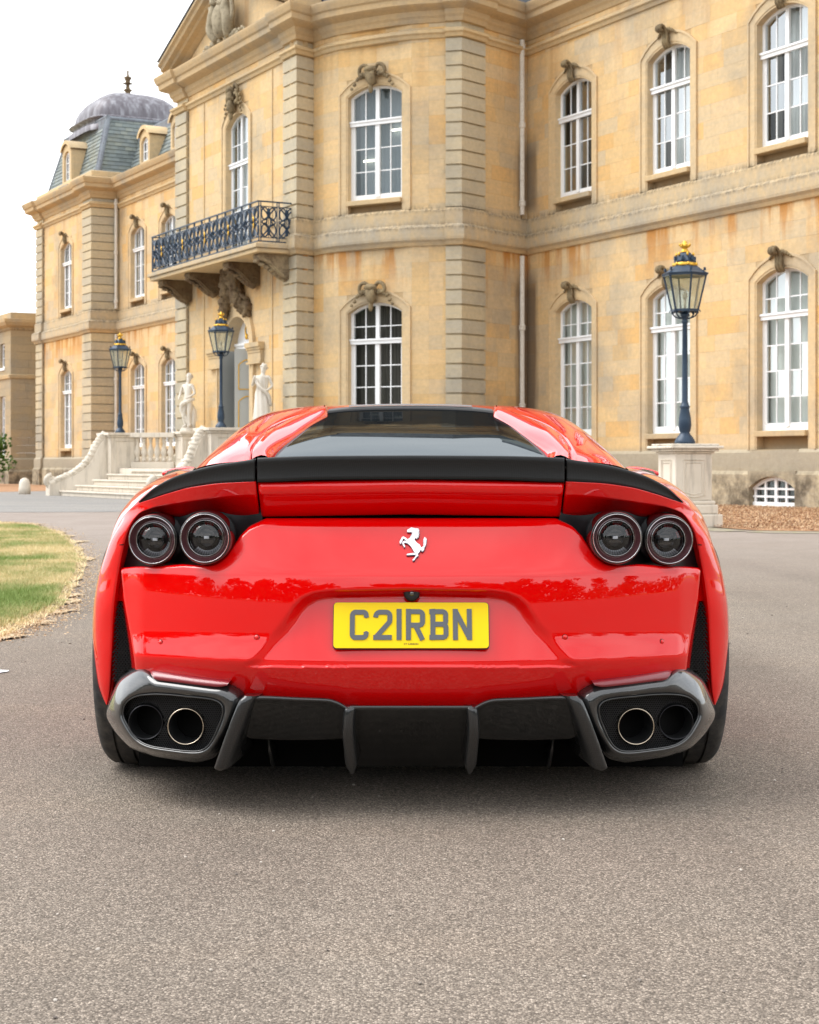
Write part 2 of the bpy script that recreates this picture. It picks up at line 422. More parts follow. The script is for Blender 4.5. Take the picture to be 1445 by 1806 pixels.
def sweep(path, prof, name, mat, z=0.0, off=0.0, parent=mansion, smooth=False):
    """profile (outward, z) swept along a plan path walked left to right as seen from outside"""
    pts = [Vector((p[0], p[1], 0)) for p in path]; rows = []
    for i, p in enumerate(pts):
        d0 = (pts[i]-pts[i-1]).normalized() if i > 0 else (pts[1]-pts[0]).normalized()
        d1 = (pts[i+1]-pts[i]).normalized() if i < len(pts)-1 else d0
        n0 = Vector((d0.y, -d0.x, 0)); n1 = Vector((d1.y, -d1.x, 0))
        m = (n0+n1); m = m/ max(0.35, m.dot(n0))
        rows.append([(p + m*(o+off) + Vector((0, 0, h+z))) for o, h in prof])
    b = MB(); b.grid(rows)
    b.add(rows[0], [tuple(range(len(prof)))]); b.add(rows[-1], [tuple(range(len(prof)))])
    c = Vector((C0.x, C0.y, 0))
    return b.build(name, mat, parent)
CORN = [(o_*0.78 if o_ > 0 else o_, z_) for o_, z_ in [(-0.05,12.3),(0.05,12.32),(0.10,12.42),(0.16,12.48),(0.20,12.6),(0.44,12.68),(0.52,12.72),(0.54,12.86),(0.60,12.9),(0.66,13.02),(0.68,13.08),(0.68,13.12),(0.1,13.22),(-0.05,13.22)]]
FRZ = [(-0.05,11.9),(0.05,11.92),(0.08,12.0),(0.13,12.04),(0.13,12.1),(0.03,12.16),(-0.05,12.16)]
STR = [(-0.05,6.56),(0.05,6.58),(0.09,6.66),(0.15,6.72),(0.16,6.78),(0.16,7.04),(0.045,7.12),(0.045,7.48),(0.0,7.54),(-0.05,7.54)]
PLI = [(-0.05,1.28),(0.02,1.27),(0.07,1.2),(0.07,0.8),(0.13,0.72),(0.13,-0.05),(-0.05,-0.05)]

# ---- window opening surround, frame, glass
def arc_pts(wd, zs, rise, n=10, x0=0.0):
    """segmental arch from (x0-wd/2, zs) over to (x0+wd/2, zs)"""
    R = (wd*wd/4 + rise*rise)/(2*rise); a = math.asin(wd/2/R)
    return [(x0 + R*sin(-a + 2*a*k/n), zs - R*cos(a) + R*cos(-a + 2*a*k/n)) for k in range(n+1)]
def surround(M, wd, z0, zs, rise, zfoot, parent, mat=None, wide=0.27, detail=True):
    mat = mat or M_['surround']
    inner = [(-wd/2, zfoot)] + arc_pts(wd, zs, rise) + [(wd/2, zfoot)]
    outer = [(-wd/2-wide, zfoot)] + [(x, z) for x, z in arc_pts(wd+2*wide, zs+0.10, rise+wide-0.04)] + [(wd/2+wide, zfoot)]
    b = MB(); n = len(inner)
    def ring(pi, po, y0, yi):
        r0 = [(x, y0, z) for x, z in pi]; r1 = [(x, y0, z) for x, z in po]
        r2 = [(x, yi, z) for x, z in pi]; r3 = [(x, 0.05, z) for x, z in po]
        b.grid([r2, r0, r1, r3])
    mid = [(lerp(a[0], c[0], .82), lerp(a[1], c[1], .82)) for a, c in zip(inner, outer)]
    mid2 = [(lerp(a[0], c[0], .16), lerp(a[1], c[1], .16)) for a, c in zip(inner, outer)]
    b.grid([[(x, 0.34, z) for x, z in inner], [(x, -0.01, z) for x, z in inner], [(x, -0.01, z) for x, z in mid2],
            [(x, -0.024, z) for x, z in mid2], [(x, -0.026, z) for x, z in mid], [(x, -0.052, z) for x, z in mid],
            [(x, -0.052, z) for x, z in outer], [(x, 0.03, z) for x, z in outer]])
    return b.build('window_surround', mat, parent, M, fix=True)
def scroll_key(M, zc, parent, big=False, pale=False):
    b = MB(); y = -0.12
    if big:      # carved cartouche with swags
        b.blob((0, y-0.06, zc-0.02), 0.16, (0.9,0.8,1.6), 1, 0.3)
        b.blob((0, y-0.1, zc+0.2), 0.13, (1.5,0.8,0.7), 2, 0.35)
        b.blob((0, y-0.08, zc-0.28), 0.08, (0.8,0.8,1.8), 3, 0.2)
        for s_ in (-1, 1):
            pts = [(s_*0.1, y, zc+0.26), (s_*0.22, y-0.05, zc+0.34), (s_*0.36, y-0.04, zc+0.27), (s_*0.38, y-0.02, zc+0.12), (s_*0.26, y-0.04, zc+0.08)]
            b.tube(crom(pts, 14), 0.05, 7)
            for k in range(6): b.blob((s_*(0.2+0.085*k), y-0.01, zc+0.1-0.028*k*k*0.5+0.02*(k%2)), 0.085-0.007*k, (1,0.7,1), k+5, 0.35, 1)
    else:
        pts = [(0.0, -0.02, zc-0.24), (0.02, -0.12, zc-0.12), (0, -0.10, zc+0.05), (0, -0.17, zc+0.2), (0, -0.27, zc+0.26), (0, -0.3, zc+0.17), (0, -0.23, zc+0.13)]
        rows = crom(pts, 18)
        for s_ in (-1, 1): b.tube([(p.x+s_*0.075, p.y, p.z) for p in rows], 0.038, 6)
        b.tube(rows, [0.05]*18, 6)
        for s_ in (-1, 1):
            for k in range(5): b.blob((s_*(0.1+0.06*k), -0.1+0.01*k, zc+0.17-0.02*k*k*0.35), 0.06-0.006*k, (1,0.8,1), k+3, 0.35, 1)
    return b.build('keystone_carving', M_['carving_pale'] if pale else M_['carving'], parent, M, smooth=True)

def sash(M, wd, z0, zs, rise, ztr, rows_top, rows_bot, parent, detail=True, curtain='net', cols=4, depth=0.16, light=False, label=None):
    """white wooden window in an arched opening; returns the window part"""
    y0, y1 = depth, depth+0.09
    fr = MB(); fw = 0.085
    outer = [(-wd/2, z0)] + arc_pts(wd, zs, rise) + [(wd/2, z0)]
    inn = [(-wd/2+fw, z0+fw*1.3)] + arc_pts(wd-2*fw, zs-0.01, rise-fw*0.7) + [(wd/2-fw, z0+fw*1.3)]
    n = len(outer)
    o0 = [(x, y0, z) for x, z in outer]; i0 = [(x, y0, z) for x, z in inn]; i1 = [(x, y1, z) for x, z in inn]; o1 = [(x, y1, z) for x, z in outer]
    fr.grid([o1, o0, i0, i1], closed_u=True)
    fr.box(-wd/2+0.01, wd/2-0.01, y0-0.07, y0-0.002, ztr-0.09, ztr+0.035)          # transom
    fr.box(-wd/2+0.01, wd/2-0.01, y0-0.10, y0-0.072, ztr+0.0, ztr+0.045)
    def zt(x):                                                               # height of the arch at x
        R = (wd*wd/4 + rise*rise)/(2*rise); return zs + rise - R + sqrt(max(0, R*R - x*x)) - fw*0.8
    fr.box(-0.065, 0.065, y0-0.03, y0+0.05, z0+fw, ztr-0.092)                    # mullion
    fr.box(-0.055, 0.055, y0-0.02, y0+0.05, ztr+0.036, zt(0))
    for s_ in (-1, 1):                                                        # casement stiles
        fr.box(min(s_*(wd/2-fw), s_*(wd/2-fw-0.045)), max(s_*(wd/2-fw), s_*(wd/2-fw-0.045)), y0+0.01, y0+0.06, z0+fw*1.3, ztr-0.092)
    fr.box(-wd/2+fw, wd/2-fw, y0+0.012, y0+0.06, z0+fw*1.25, z0+fw*1.25+0.06)
    half = wd/2-fw; bw = 0.026; cs = cols//2
    xb = []
    for s_ in (-1, 1):
        for k in range(1, cs): xb.append(s_*lerp(0.065, half-0.045, k/cs))
    for x in xb:
        fr.box(x-bw/2, x+bw/2, y0+0.014, y0+0.045, z0+fw, ztr-0.093); fr.box(x-bw/2, x+bw/2, y0+0.014, y0+0.045, ztr+0.037, zt(x))
    zb = [lerp(z0+fw*1.3+0.06, ztr-0.09, k/rows_bot) for k in range(1, rows_bot)]
    zu = [lerp(ztr+0.04, zs-0.02, k/rows_top) for k in range(1, rows_top)]
    for z in zb + zu: fr.box(-half, half, y0+0.016, y0+0.043, z-bw/2, z+bw/2)
    win = fr.build('window', M_['white'], parent, M, label=label)
    yg = y0+0.032
    if detail:
        xs = sorted([-half, 0.0, half] + xb)
        zl = [z0+fw*1.3] + zb + [ztr-0.06]; zh = [ztr] + zu + [None]
        for zz in (zl, zh):
            for a, b_ in zip(zz, zz[1:]):
                for x0, x1 in zip(xs, xs[1:]):
                    pm = MB()
                    if b_ is None: poly = [(x0, a), (x1, a), (x1, zt(x1)), ((x0+x1)/2, zt((x0+x1)/2)), (x0, zt(x0))]
                    else: poly = [(x0, a), (x1, a), (x1, b_), (x0, b_)]
                    tx, tz = random.uniform(-.0006, .0006), random.uniform(-.0006, .0006)
                    xm, zm = (x0+x1)/2, a
                    pm.add([(x, yg + (x-xm)*tx + (z-zm)*tz, z) for x, z in poly], [tuple(range(len(poly)))])
                    pm.build('pane', M_['glass'], win, M)
    else:
        pm = MB(); pl = [(-half, z0+fw)] + [(x, z-fw*.7) for x, z in arc_pts(2*half, zs, rise)] + [(half, z0+fw)]
        pm.add([(x, yg, z) for x, z in pl], [tuple(range(len(pl)))]); pm.build('pane', M_['glass'], win, M)
    # what stands behind the glass
    def curtain_sheet(x0, x1, y, amp, mat):
        c_ = MB(); nn = max(6, int((x1-x0)/0.035)); zt_ = zs+rise
        r = [(lerp(x0, x1, k/nn), y + amp*sin(k*1.9+x0*7) + amp*0.5*sin(k*0.7), 0) for k in range(nn+1)]
        c_.grid([[(a, b_, z0+0.05) for a, b_, _ in r], [(a, b_, zt_) for a, b_, _ in r]])
        c_.build('curtain', mat, win, M, smooth=True)
    if curtain == 'net':
        curtain_sheet(-wd*0.18, wd/2+0.1, y1+0.16, 0.022, M_['curtain']); curtain_sheet(-wd/2-0.1, -wd*0.30, y1+0.2, 0.02, M_['drape'])
    elif curtain == 'netfull': curtain_sheet(-wd/2-0.1, wd/2+0.1, y1+0.16, 0.012, M_['curtain'])
    elif curtain == 'blind': curtain_sheet(-wd/2-0.1, wd/2+0.1, y1+0.06, 0.003, M_['blind'])
    elif curtain == 'dim': curtain_sheet(-wd/2-0.1, wd/2+0.1, y1+0.22, 0.02, M_['dimcurtain'])
    elif curtain == 'drape': curtain_sheet(-wd/2-0.1, wd/2+0.1, y1+0.25, 0.02, M_['drape'])
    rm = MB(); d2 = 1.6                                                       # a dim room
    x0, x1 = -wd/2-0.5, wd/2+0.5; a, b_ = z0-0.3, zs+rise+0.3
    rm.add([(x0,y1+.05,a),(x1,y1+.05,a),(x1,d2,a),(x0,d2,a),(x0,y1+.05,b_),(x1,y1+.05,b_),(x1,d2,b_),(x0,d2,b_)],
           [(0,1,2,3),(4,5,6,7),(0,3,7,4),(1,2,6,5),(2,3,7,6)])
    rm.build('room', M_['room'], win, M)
    if light:
        for (lx, lz, ly) in light:
            l_ = MB(); l_.box(lx-0.2, lx+0.2, ly-0.02, ly+0.02, lz-0.022, lz+0.022); l_.build('strip_light', M_['striplight'], win, M)
    return win

# ---- walls
BLOCKS = []     # (distance, wall object name, frame, box, tint)
def wall(p0, p1, z0, z1, openings, name='wall', label=None, course=0.378, blocks=True, thick=0.3):
    """openings: (centre s, width, z0, z1) ; returns (wall object, frame)"""
    th = heading(p0, p1); M = frame(p0, th); L = hypot(p1[0]-p0[0], p1[1]-p0[1])
    ss = sorted({0.0, L} | {o[0]-o[1]/2 for o in openings} | {o[0]+o[1]/2 for o in openings})
    zs_ = sorted({z0, z1} | {o[2] for o in openings} | {o[3] for o in openings})
    def inside(s, z, pad=0): return any(o[0]-o[1]/2-pad < s < o[0]+o[1]/2+pad and o[2]-pad < z < o[3]+pad for o in openings)
    b = MB()
    for a, c in zip(ss, ss[1:]):
        for e, f in zip(zs_, zs_[1:]):
            if not inside((a+c)/2, (e+f)/2): b.box(a, c, 0.004, thick, e, f)
    wo = b.build(name, M_['joint'], mansion, M, label=label)
    if blocks:
        k = 0; z = z0
        while z < z1-0.05:
            zt_ = min(z+course, z1); spans = [(0.0, L)]
            for o in openings:
                if o[2] < zt_-0.01 and o[3] > z+0.01:
                    nn = []
                    for (a, c) in spans:
                        oa, oc = o[0]-o[1]/2, o[0]+o[1]/2
                        if oc <= a or oa >= c: nn.append((a, c)); continue
                        if oa-a > 0.03: nn.append((a, oa))
                        if c-oc > 0.03: nn.append((oc, c))
                    spans = nn
            for (a, c) in spans:
                x = a
                while x < c-0.02:
                    ln = random.uniform(0.62, 1.15)
                    if x == a and k % 2: ln *= 0.55
                    e = x+ln
                    if c-e < 0.35: e = c
                    g_ = 0.0012; yp = -0.002-random.random()*0.003
                    mid = M @ Vector(((x+e)/2, 0, (z+zt_)/2)); px = 722.5+3000*mid.x/mid.y; py = 820-3000*(mid.z-CAM_H)/mid.y
                    vis = -60 < px < 1500 and -60 < py < 800
                    BLOCKS.append((mid.length if vis else 900+mid.length, wo, M, (x+g_, e-g_, yp, 0.02, z+g_, zt_-g_), random.random()))
                    x = e
            z = zt_; k += 1
    return wo, M
def finish_blocks():
    BLOCKS.sort(key=lambda t: t[0]); rest = {}
    for i, (d, wo, M, bx, tint) in enumerate(BLOCKS):
        if i < 300:
            b = MB(); b.tint = tint; b.box(*bx); b.build('stone_block', M_['ashlar'], wo, M, fix=False)
        else:
            if wo.name not in rest: rest[wo.name] = (wo, M, MB())
            r = rest[wo.name][2]; r.tint = tint; r.box(*bx)
    for wo, M, r in rest.values():
        tag(r.build('stone_blocks', M_['ashlar'], wo, M, fix=False), kind='stuff')

ZB, ZT = 1.25, 12.4
LOW = dict(z0=1.68, zs=4.93, rise=0.26, ztr=4.2); UPP = dict(z0=7.88, zs=10.62, rise=0.26, ztr=9.95)
WW = 1.66
def lower_win(M, s, detail=True, curtain='netfull', parent=mansion, big=False, w_=WW, light=None, rt=2, rb=4, key=True):
    Ms = M @ Matrix.Translation((s, 0, 0))
    surround(Ms, w_, LOW['z0'], LOW['zs'], LOW['rise'], 1.26, parent)
    if key: scroll_key(Ms, LOW['zs']+LOW['rise']+0.16, parent, big)
    sash(Ms, w_, LOW['z0'], LOW['zs'], LOW['rise'], LOW['ztr'], rt, rb, parent, detail, curtain)
    b = MB(); b.box(-w_/2+0.004, w_/2-0.004, -0.10, 0.3, LOW['z0']-0.13, LOW['z0']-0.004)
    b.build('window_sill', M_['trim'], parent, Ms, bevel=0.012)
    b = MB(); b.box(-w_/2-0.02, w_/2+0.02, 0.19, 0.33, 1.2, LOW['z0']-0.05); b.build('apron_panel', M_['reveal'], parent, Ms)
def upper_win(M, s, detail=True, curtain='net', parent=mansion, big=False, w_=WW, light=None, key=True):
    Ms = M @ Matrix.Translation((s, 0, 0))
    surround(Ms, w_, UPP['z0'], UPP['zs'], UPP['rise'], 7.53, parent)
    if key: scroll_key(Ms, UPP['zs']+UPP['rise']+0.16, parent, big)
    sash(Ms, w_, UPP['z0'], UPP['zs'], UPP['rise'], UPP['ztr'], 1, 3, parent, detail, curtain, light=light)
    b = MB(); b.box(-w_/2+0.004, w_/2-0.004, -0.10, 0.3, UPP['z0']-0.13, UPP['z0']-0.004)
    b.build('window_sill', M_['trim'], parent, Ms, bevel=0.012)
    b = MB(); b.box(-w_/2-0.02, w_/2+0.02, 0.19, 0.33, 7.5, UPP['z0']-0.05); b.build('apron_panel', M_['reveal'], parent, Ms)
def opn(s, w_=WW): return [(s, w_+0.06, 1.27, LOW['zs']+0.28), (s, w_+0.06, 7.54, UPP['zs']+0.28)]
def s_at(M, px):
    """position along a wall frame seen at a sheet column"""
    o = M.translation; k = (px-722.5)/3000; dx_, dy_ = M[0][0], M[1][0]; return (k*o.y-o.x)/(dx_-k*dy_)
def opn_blk(s, w_=WW): return [(s, w_+0.06, 1.27, LOW['zs']+0.04), (s, w_+0.06, 7.54, UPP['zs']+0.04)]

# ---- right wing
RWE = RW0 - U*26.0
ws = [2.22, 6.24, 10.26, 14.28, 18.3, 22.3]
ops = [o for s in ws for o in opn(s)]
wo, MR = wall(RW0, RWE, ZB, ZT, ops, label='right wing wall with three tall windows on each floor in view')
for i, s in enumerate(ws):
    lower_win(MR, s, i < 3, ['blind', 'blind', 'blind'][i % 3]); upper_win(MR, s, i < 3, ['drape', 'net', 'net'][i % 3])
# ---- left wing (same plane, beyond the central block)
LW1 = LPN - OUT*1.1
CIN = LW1 - U*((LW1-CFAR).dot(U))
LL = (CIN-LW1).length
_m = frame(LW1, TH); s1 = s_at(_m, 243); s2 = s_at(_m, 298)
swl = [s for s in (s1, s2, 2*s2-s1, 3*s2-2*s1) if 0.9 < s < LL-1.0]
wo, ML = wall(LW1, CIN, ZB, ZT, [o for s in swl for o in opn(s)], label='left wing wall between the pedimented block and the far pavilion')
for s in swl: lower_win(ML, s, False, 'net'); upper_win(ML, s, False, 'net')
# ---- far pavilion
sp = s_at(frame(LPF, TH), 117)
wo, MP = wall(LPF, LPN, ZB, ZT, opn(sp, 1.6))
lower_win(MP, sp, False, 'netfull', w_=1.6); upper_win(MP, sp, False, 'net', w_=1.6)
wall(LPN, LW1, ZB, ZT, [])
LPB = LPF - OUT*9
wall(LPB, LPF, ZB, ZT, [], blocks=False)
# ---- central block, pedimented front
SD = 8.9-4.2     # the doorway axis
DW = 1.9
opC = [(SD, DW+0.1, 0.0, 5.25), (SD, WW+0.06, 6.8, UPP['zs']+0.52)]
wo, MC = wall(CFAR, C0, 0.0, ZT, opC, label='pedimented front wall with the entrance and balcony window')
C1 = Vector((-2.64, 46.0, 0))
wall(CFAR - OUT*DEPTH, CFAR, ZB, ZT, [], blocks=False)
wall(C0, C1, ZB, ZT, [], blocks=True)
# ---- bow
W0 = Vector((-1.88, 45.07, 0)); W1 = Vector((0.06, 43.93, 0)); P2A = Vector((0.95, 43.74, 0)); P2 = Vector((1.3, 43.66, 0))
B1 = Vector((-2.3, 45.52, 0)); B2 = Vector((0.5, 43.82, 0))
wall(C1, B1, ZB, ZT, []); wall(B1, W0, ZB, ZT, [])
LWn = (W1-W0).length
wo, MB_ = wall(W0, W1, ZB, ZT, opn(LWn/2), label='bowed wall with one window on each floor')
lower_win(MB_, LWn/2, True, 'drape', big=True)
upper_win(MB_, LWn/2, True, 'dim', big=True, light=[(0.52, 9.72, 0.36), (-0.36, 8.98, 0.36)])
wall(W1, B2, ZB, ZT, []); wall(B2, P2, ZB, ZT, []); wall(P2, RW0, ZB, ZT, [])
BOW = [C1, Vector((-2.33, 45.6, 0)), B1, Vector((-2.08,45.26,0)), W0+Vector((-.0,-.0,0)), Vector((-1.42,44.74,0)), Vector((-0.92,44.42,0)), Vector((-0.42,44.13,0)), W1, B2, P2A, P2]
PATH = [LPB, LPF, LPN, LW1, CIN, CFAR, C0] + BOW + [RW0, RWE]
sweep(PATH, CORN, 'cornice', M_['cornice']); sweep(PATH, FRZ, 'frieze_moulding', M_['trim'])
sweep([LPB, LPF, LPN, LW1, CIN, CFAR], STR, 'string_course', M_['trim']); sweep([C0] + BOW + [RW0, RWE], STR, 'string_course', M_['trim'])
sweep([CFAR, CFAR-U*0.85], STR, 'string_course', M_['trim'])
sweep([LPB, LPF, LPN, LW1, CIN, CFAR, CFAR-U*3.2], PLI, 'plinth', M_['plinth'])
# the right wing plinth is left open at the cellar window
CW = 10.05; cwa, cwb = RW0 - U*(CW-0.78), RW0 - U*(CW+0.78)
sweep([C0+U*3.1, C0] + BOW + [RW0, cwa], PLI, 'plinth', M_['plinth']); sweep([cwb, RWE], PLI, 'plinth', M_['plinth'])
Mc = MR @ Matrix.Translation((CW, 0, 0))
b = MB(); ap = arc_pts(1.5, 0.42, 0.26, 12)
poly = [(-0.78, 0.8)] + [(-0.78, 0.42)] + ap + [(0.78, 0.42), (0.78, 0.8)]
b.prism(poly, -0.127, 0.25); b.box(-0.78, 0.78, -0.067, 0.25, 0.8, 1.25); b.box(-0.78,-0.75,-0.127,0.25,-0.05,0.42); b.box(0.75,0.78,-0.127,0.25,-0.05,0.42)
b.box(-0.75, 0.75, -0.127, 0.25, -0.05, 0.03)
b.build('cellar_window_arch', M_['plinth'], mansion, Mc)
b = MB(); b.prism(arc_pts(1.5, 0.42, 0.26, 12) + [(0.75,0.03),(-0.75,0.03)], 0.2, 0.22); b.build('room', M_['room'], mansion, Mc)
b = MB()
for z in (0.08, 0.24, 0.41): b.box(-0.75, 0.75, 0.0, 0.05, z-0.022, z+0.022)
b.box(-0.75, 0.75, -0.01, 0.06, 0.03, 0.12)
for k in range(-2, 3): b.box(k*0.34-(0.04 if k == 0 else 0.028), k*0.34+(0.04 if k == 0 else 0.028), 0.002, 0.045, 0.1, 0.665-0.07*abs(k)*abs(k)*0.6)
i_ = arc_pts(1.5, 0.42, 0.26, 12); o_ = arc_pts(1.34, 0.40, 0.2, 12)
b.grid([[(x,-0.008,z) for x,z in i_],[(x,-0.008,z) for x,z in o_],[(x,0.05,z) for x,z in o_]])
cwn = b.build('cellar_window', M_['white'], mansion, Mc)
b = MB(); b.box(-0.74, 0.74, 0.055, 0.06, 0.05, 0.62); b.build('pane', M_['glass'], cwn, Mc)

# ---- quoined pilasters
def pilaster(a, c, e, t=0.10, fa=0.15, z0=ZB, z1=11.9, label=None, bands=True):
    """L-shaped blocks from a round the corner c to e"""
    pa, pc, pe = [Vector((p[0], p[1], 0)) for p in (a, c, e)]
    d0 = (pc-pa).normalized(); d1 = (pe-pc).normalized(); n0 = Vector((d0.y,-d0.x,0)); n1 = Vector((d1.y,-d1.x,0))
    m = (n0+n1)/(n0+n1).dot(n0)
    def outline(o): return [pa - n0*0.02, pa + n0*o, pc + m*o, pe + n1*o, pe - n1*0.02, pc - m*0.02]
    def mesh_for(z, h, o):
        b = MB(); pl = [(p.x-pc.x, p.y-pc.y) for p in outline(o)]; b.prism_z(pl, 0, h); return b
    H = 0.378; M0 = Matrix.Translation(pc)
    zones = [(z0, 6.56), (7.54, z1)]
    core = MB(); pl = [(p.x-pc.x, p.y-pc.y) for p in outline(t-0.05)]; core.prism_z(pl, z0, 12.35)
    po = core.build('pilaster', M_['quoin'], mansion, M0, label=label)
    me = None
    for (za, zb) in zones:
        nb = round((zb-za)/H); hh = (zb-za)/nb
        me = mesh_for(0, hh-0.05, t).mesh('quoin_block'); me.materials.append(M_['quoin'])
        for k in range(nb):
            o = bpy.data.objects.new('quoin_block', me); put(o, po, Matrix.Translation(pc + Vector((0, 0, za + k*hh + 0.025))))
    pth = [pa, pc, pe]
    for pr, nm, mt in ((FRZ,'frieze_moulding','trim'), (STR,'string_course','trim'), (PLI,'plinth','plinth'), (CORN,'cornice','cornice')):
        sweep(pth, pr, nm, M_[mt], z=0.003, off=t-0.003, parent=po)
    return po
pilaster(P2A, P2, P2 + (RW0-P2).normalized()*0.9, 0.11, label='quoined stone pilaster to the right of the bowed window')
pilaster(C0+U*0.74, C0, C1, 0.10, label='quoined stone pilaster beside the balcony')
pilaster(CFAR, CFAR-U*0.01, CFAR-U*0.85, 0.10) if False else None
pilaster(CFAR-OUT*0.8, CFAR, CFAR-U*0.85, 0.10, label='quoined stone pilaster at the far end of the pedimented block')
pilaster(LPN+U*1.15, LPN, LPN-OUT*1.25, 0.12, label='broad quoined pilaster at the near corner of the far pavilion')
pilaster(LPF-OUT*0.8, LPF, LPF-U*0.9, 0.12, label='quoined pilaster at the far corner of the far pavilion')
# thin lead joint where the wings meet
b = MB(); q = RW0 + (P2-RW0).normalized()*0.28; n_ = Vector(((RW0-P2).normalized().y, -(RW0-P2).normalized().x, 0))
b.tube([q+n_*0.02+Vector((0,0,1.3)), q+n_*0.02+Vector((0,0,12.2))], 0.014, 5); b.build('joint_strip', M_['carving_dark'], mansion)

# ---- downpipes
def downpipe(p, z0, z1, zbreak=None):
    b = MB(); b.tube([(0,0,z0),(0,0,z1)], 0.065, 10)
    z = z0+0.3
    while z < z1: b.lathe([(0.066,z-0.07),(0.09,z-0.06),(0.09,z+0.04),(0.10,z+0.05),(0.066,z+0.08)], 10); z += 2.1
    return b.build('downpipe', M_['pipe'], mansion, Matrix.Translation(Vector((p[0],p[1],0))))
q = RW0 + OUT*0.16 - U*0.12 + (P2-RW0).normalized()*0.1
downpipe((q.x,q.y), 7.62, 12.3); downpipe((q.x+0.0,q.y), 0.1, 6.52)
q = LW1 + OUT*0.16 - U*0.25; downpipe((q.x,q.y), 7.62, 12.3); downpipe((q.x,q.y), 0.1, 6.52)


# ---- pediment
Mp = MC
span = 8.9; zc = 13.10; sl = 0.385; ov = 0.42
b = MB(); b.prism([(-0.2, zc), (span+0.2, zc), (span/2, zc + (span/2+0.2)*sl)], 0.05, 0.5); b.build('tympanum', M_['ashlar'], mansion, Mp)
b = MB()
for s_ in (0, 1):
    xa = -ov if s_ == 0 else span+ov; xm = span/2
    prof = [(-0.62, 0.0), (-0.66, 0.10), (-0.60, 0.22), (-0.50, 0.24), (-0.46, 0.34), (-0.28, 0.38), (-0.12, 0.50), (0.5, 0.50), (0.5, 0.86), (-0.64, 0.86), (-0.70, 0.78)]
    # profile given as (y, depth below the top edge)
    rows = []
    for x, zt_ in ((xa, zc-0.02), (xm, zc-0.02+(span/2+ov)*sl)):
        rows.append([(x, y, zt_ + 0.46 - dz*0.66) for y, dz in [(0.5,0.0),(-0.56,0.0),(-0.56,0.12),(-0.48,0.2),(-0.45,0.36),(-0.30,0.42),(-0.26,0.52),(-0.10,0.58),(0.06,0.72),(0.5,0.72)]])
    b.grid(rows, closed_u=True); b.add(rows[0], [tuple(range(10))])
b.build('raking_cornice', M_['cornice'], mansion, Mp)
# coat of arms with supporters and crown
b = MB(); cx, cz = span/2, 13.18
b.blob((cx, -0.2, cz+0.62), 0.44, (0.85,0.5,1.15), 2, 0.10, 3); b.blob((cx, -0.12, cz+1.16), 0.22, (1.1,0.8,0.7), 3, 0.3); b.blob((cx, -0.1, cz+1.36), 0.12, (1.6,.8,0.8), 4, 0.4)
for s_ in (-1, 1):
    b.tube(crom([(cx+s_*0.42,-0.1,cz+0.12),(cx+s_*0.62,-0.2,cz+0.5),(cx+s_*0.48,-0.22,cz+0.9),(cx+s_*0.5,-0.2,cz+1.15)], 16), [0.14,0.15,0.17,0.18,0.18,0.18,0.17,0.16,0.16,0.16,0.15,0.14,0.13,0.12,0.11,0.10], 8)
    b.blob((cx+s_*0.44,-0.22,cz+1.26), 0.14, (1.1,1,0.9), 7, 0.3)
    b.tube(crom([(cx+s_*0.62,-0.1,cz+0.4),(cx+s_*0.86,-0.15,cz+0.7),(cx+s_*0.78,-0.15,cz+1.1),(cx+s_*0.95,-0.12,cz+1.2)], 12), 0.07, 7)
    for k in range(9): b.blob((cx+s_*(0.25+0.16*k), -0.08, cz+0.10+0.05*sin(k*2.1)), 0.13-0.008*k, (1.1,0.7,0.9), k+11, 0.4)
b.build('coat_of_arms_carving', M_['carving_pale'], mansion, Mp @ Matrix.Translation((0, -0.24, 0)), smooth=True)

# ---- entrance: arched doorway, imposts, doors
Md = MC @ Matrix.Translation((SD, 0, 0))
zs = 4.30; r = DW/2; inner = [(-r, 0.0)] + [(r*-cos(pi*k/16), zs + r*sin(pi*k/16)*0.98) for k in range(17)] + [(r, 0.0)]
outer = [(-r-0.42, 0.0)] + [((r+0.42)*-cos(pi*k/16), zs + (r+0.42)*sin(pi*k/16)) for k in range(17)] + [(r+0.42, 0.0)]
md = [(lerp(a[0],c[0],.85), lerp(a[1],c[1],.85)) for a, c in zip(inner, outer)]
b = MB(); b.grid([[(x,0.62,z) for x,z in inner],[(x,-0.03,z) for x,z in inner],[(x,-0.05,z) for x,z in md],[(x,-0.10,z) for x,z in md],[(x,-0.10,z) for x,z in outer],[(x,0.03,z) for x,z in outer]])
b.build('doorway_surround', M_['surround'], mansion, Md)
for s_ in (-1, 1):
    b = MB(); x0, x1 = (r+0.1, r+1.0) if s_ > 0 else (-r-1.0, -r-0.1)
    for (dy, za, zb) in ((-0.13, 4.10, 4.18), (-0.16, 4.18, 4.25), (-0.20, 4.25, 4.38), (-0.15, 3.78, 3.84), (-0.11, 3.84, 4.10)):
        b.box(x0-0.04*(dy<-0.14), x1+0.05*(dy<-0.14), dy, 0.0, za, zb)
    b.build('impost_moulding', M_['trim'], mansion, Md)
b = MB(); b.box(-r, r, 0.34, 0.44, 4.28, 4.46); b.box(-r, r, 0.30, 0.46, 4.42, 4.50)
fan = [(-r, 4.5)] + [(r*-cos(pi*k/16), zs + r*sin(pi*k/16)*0.98) for k in range(1, 16)] + [(r, 4.5)]
b.prism(fan, 0.40, 0.46); b.box(-r, -r+0.2, 0.34, 0.46, 0.0, 4.28); b.box(r-0.2, r, 0.34, 0.46, 0.0, 4.28)
dr = b.build('entrance_door_frame', M_['white'], mansion, Md)
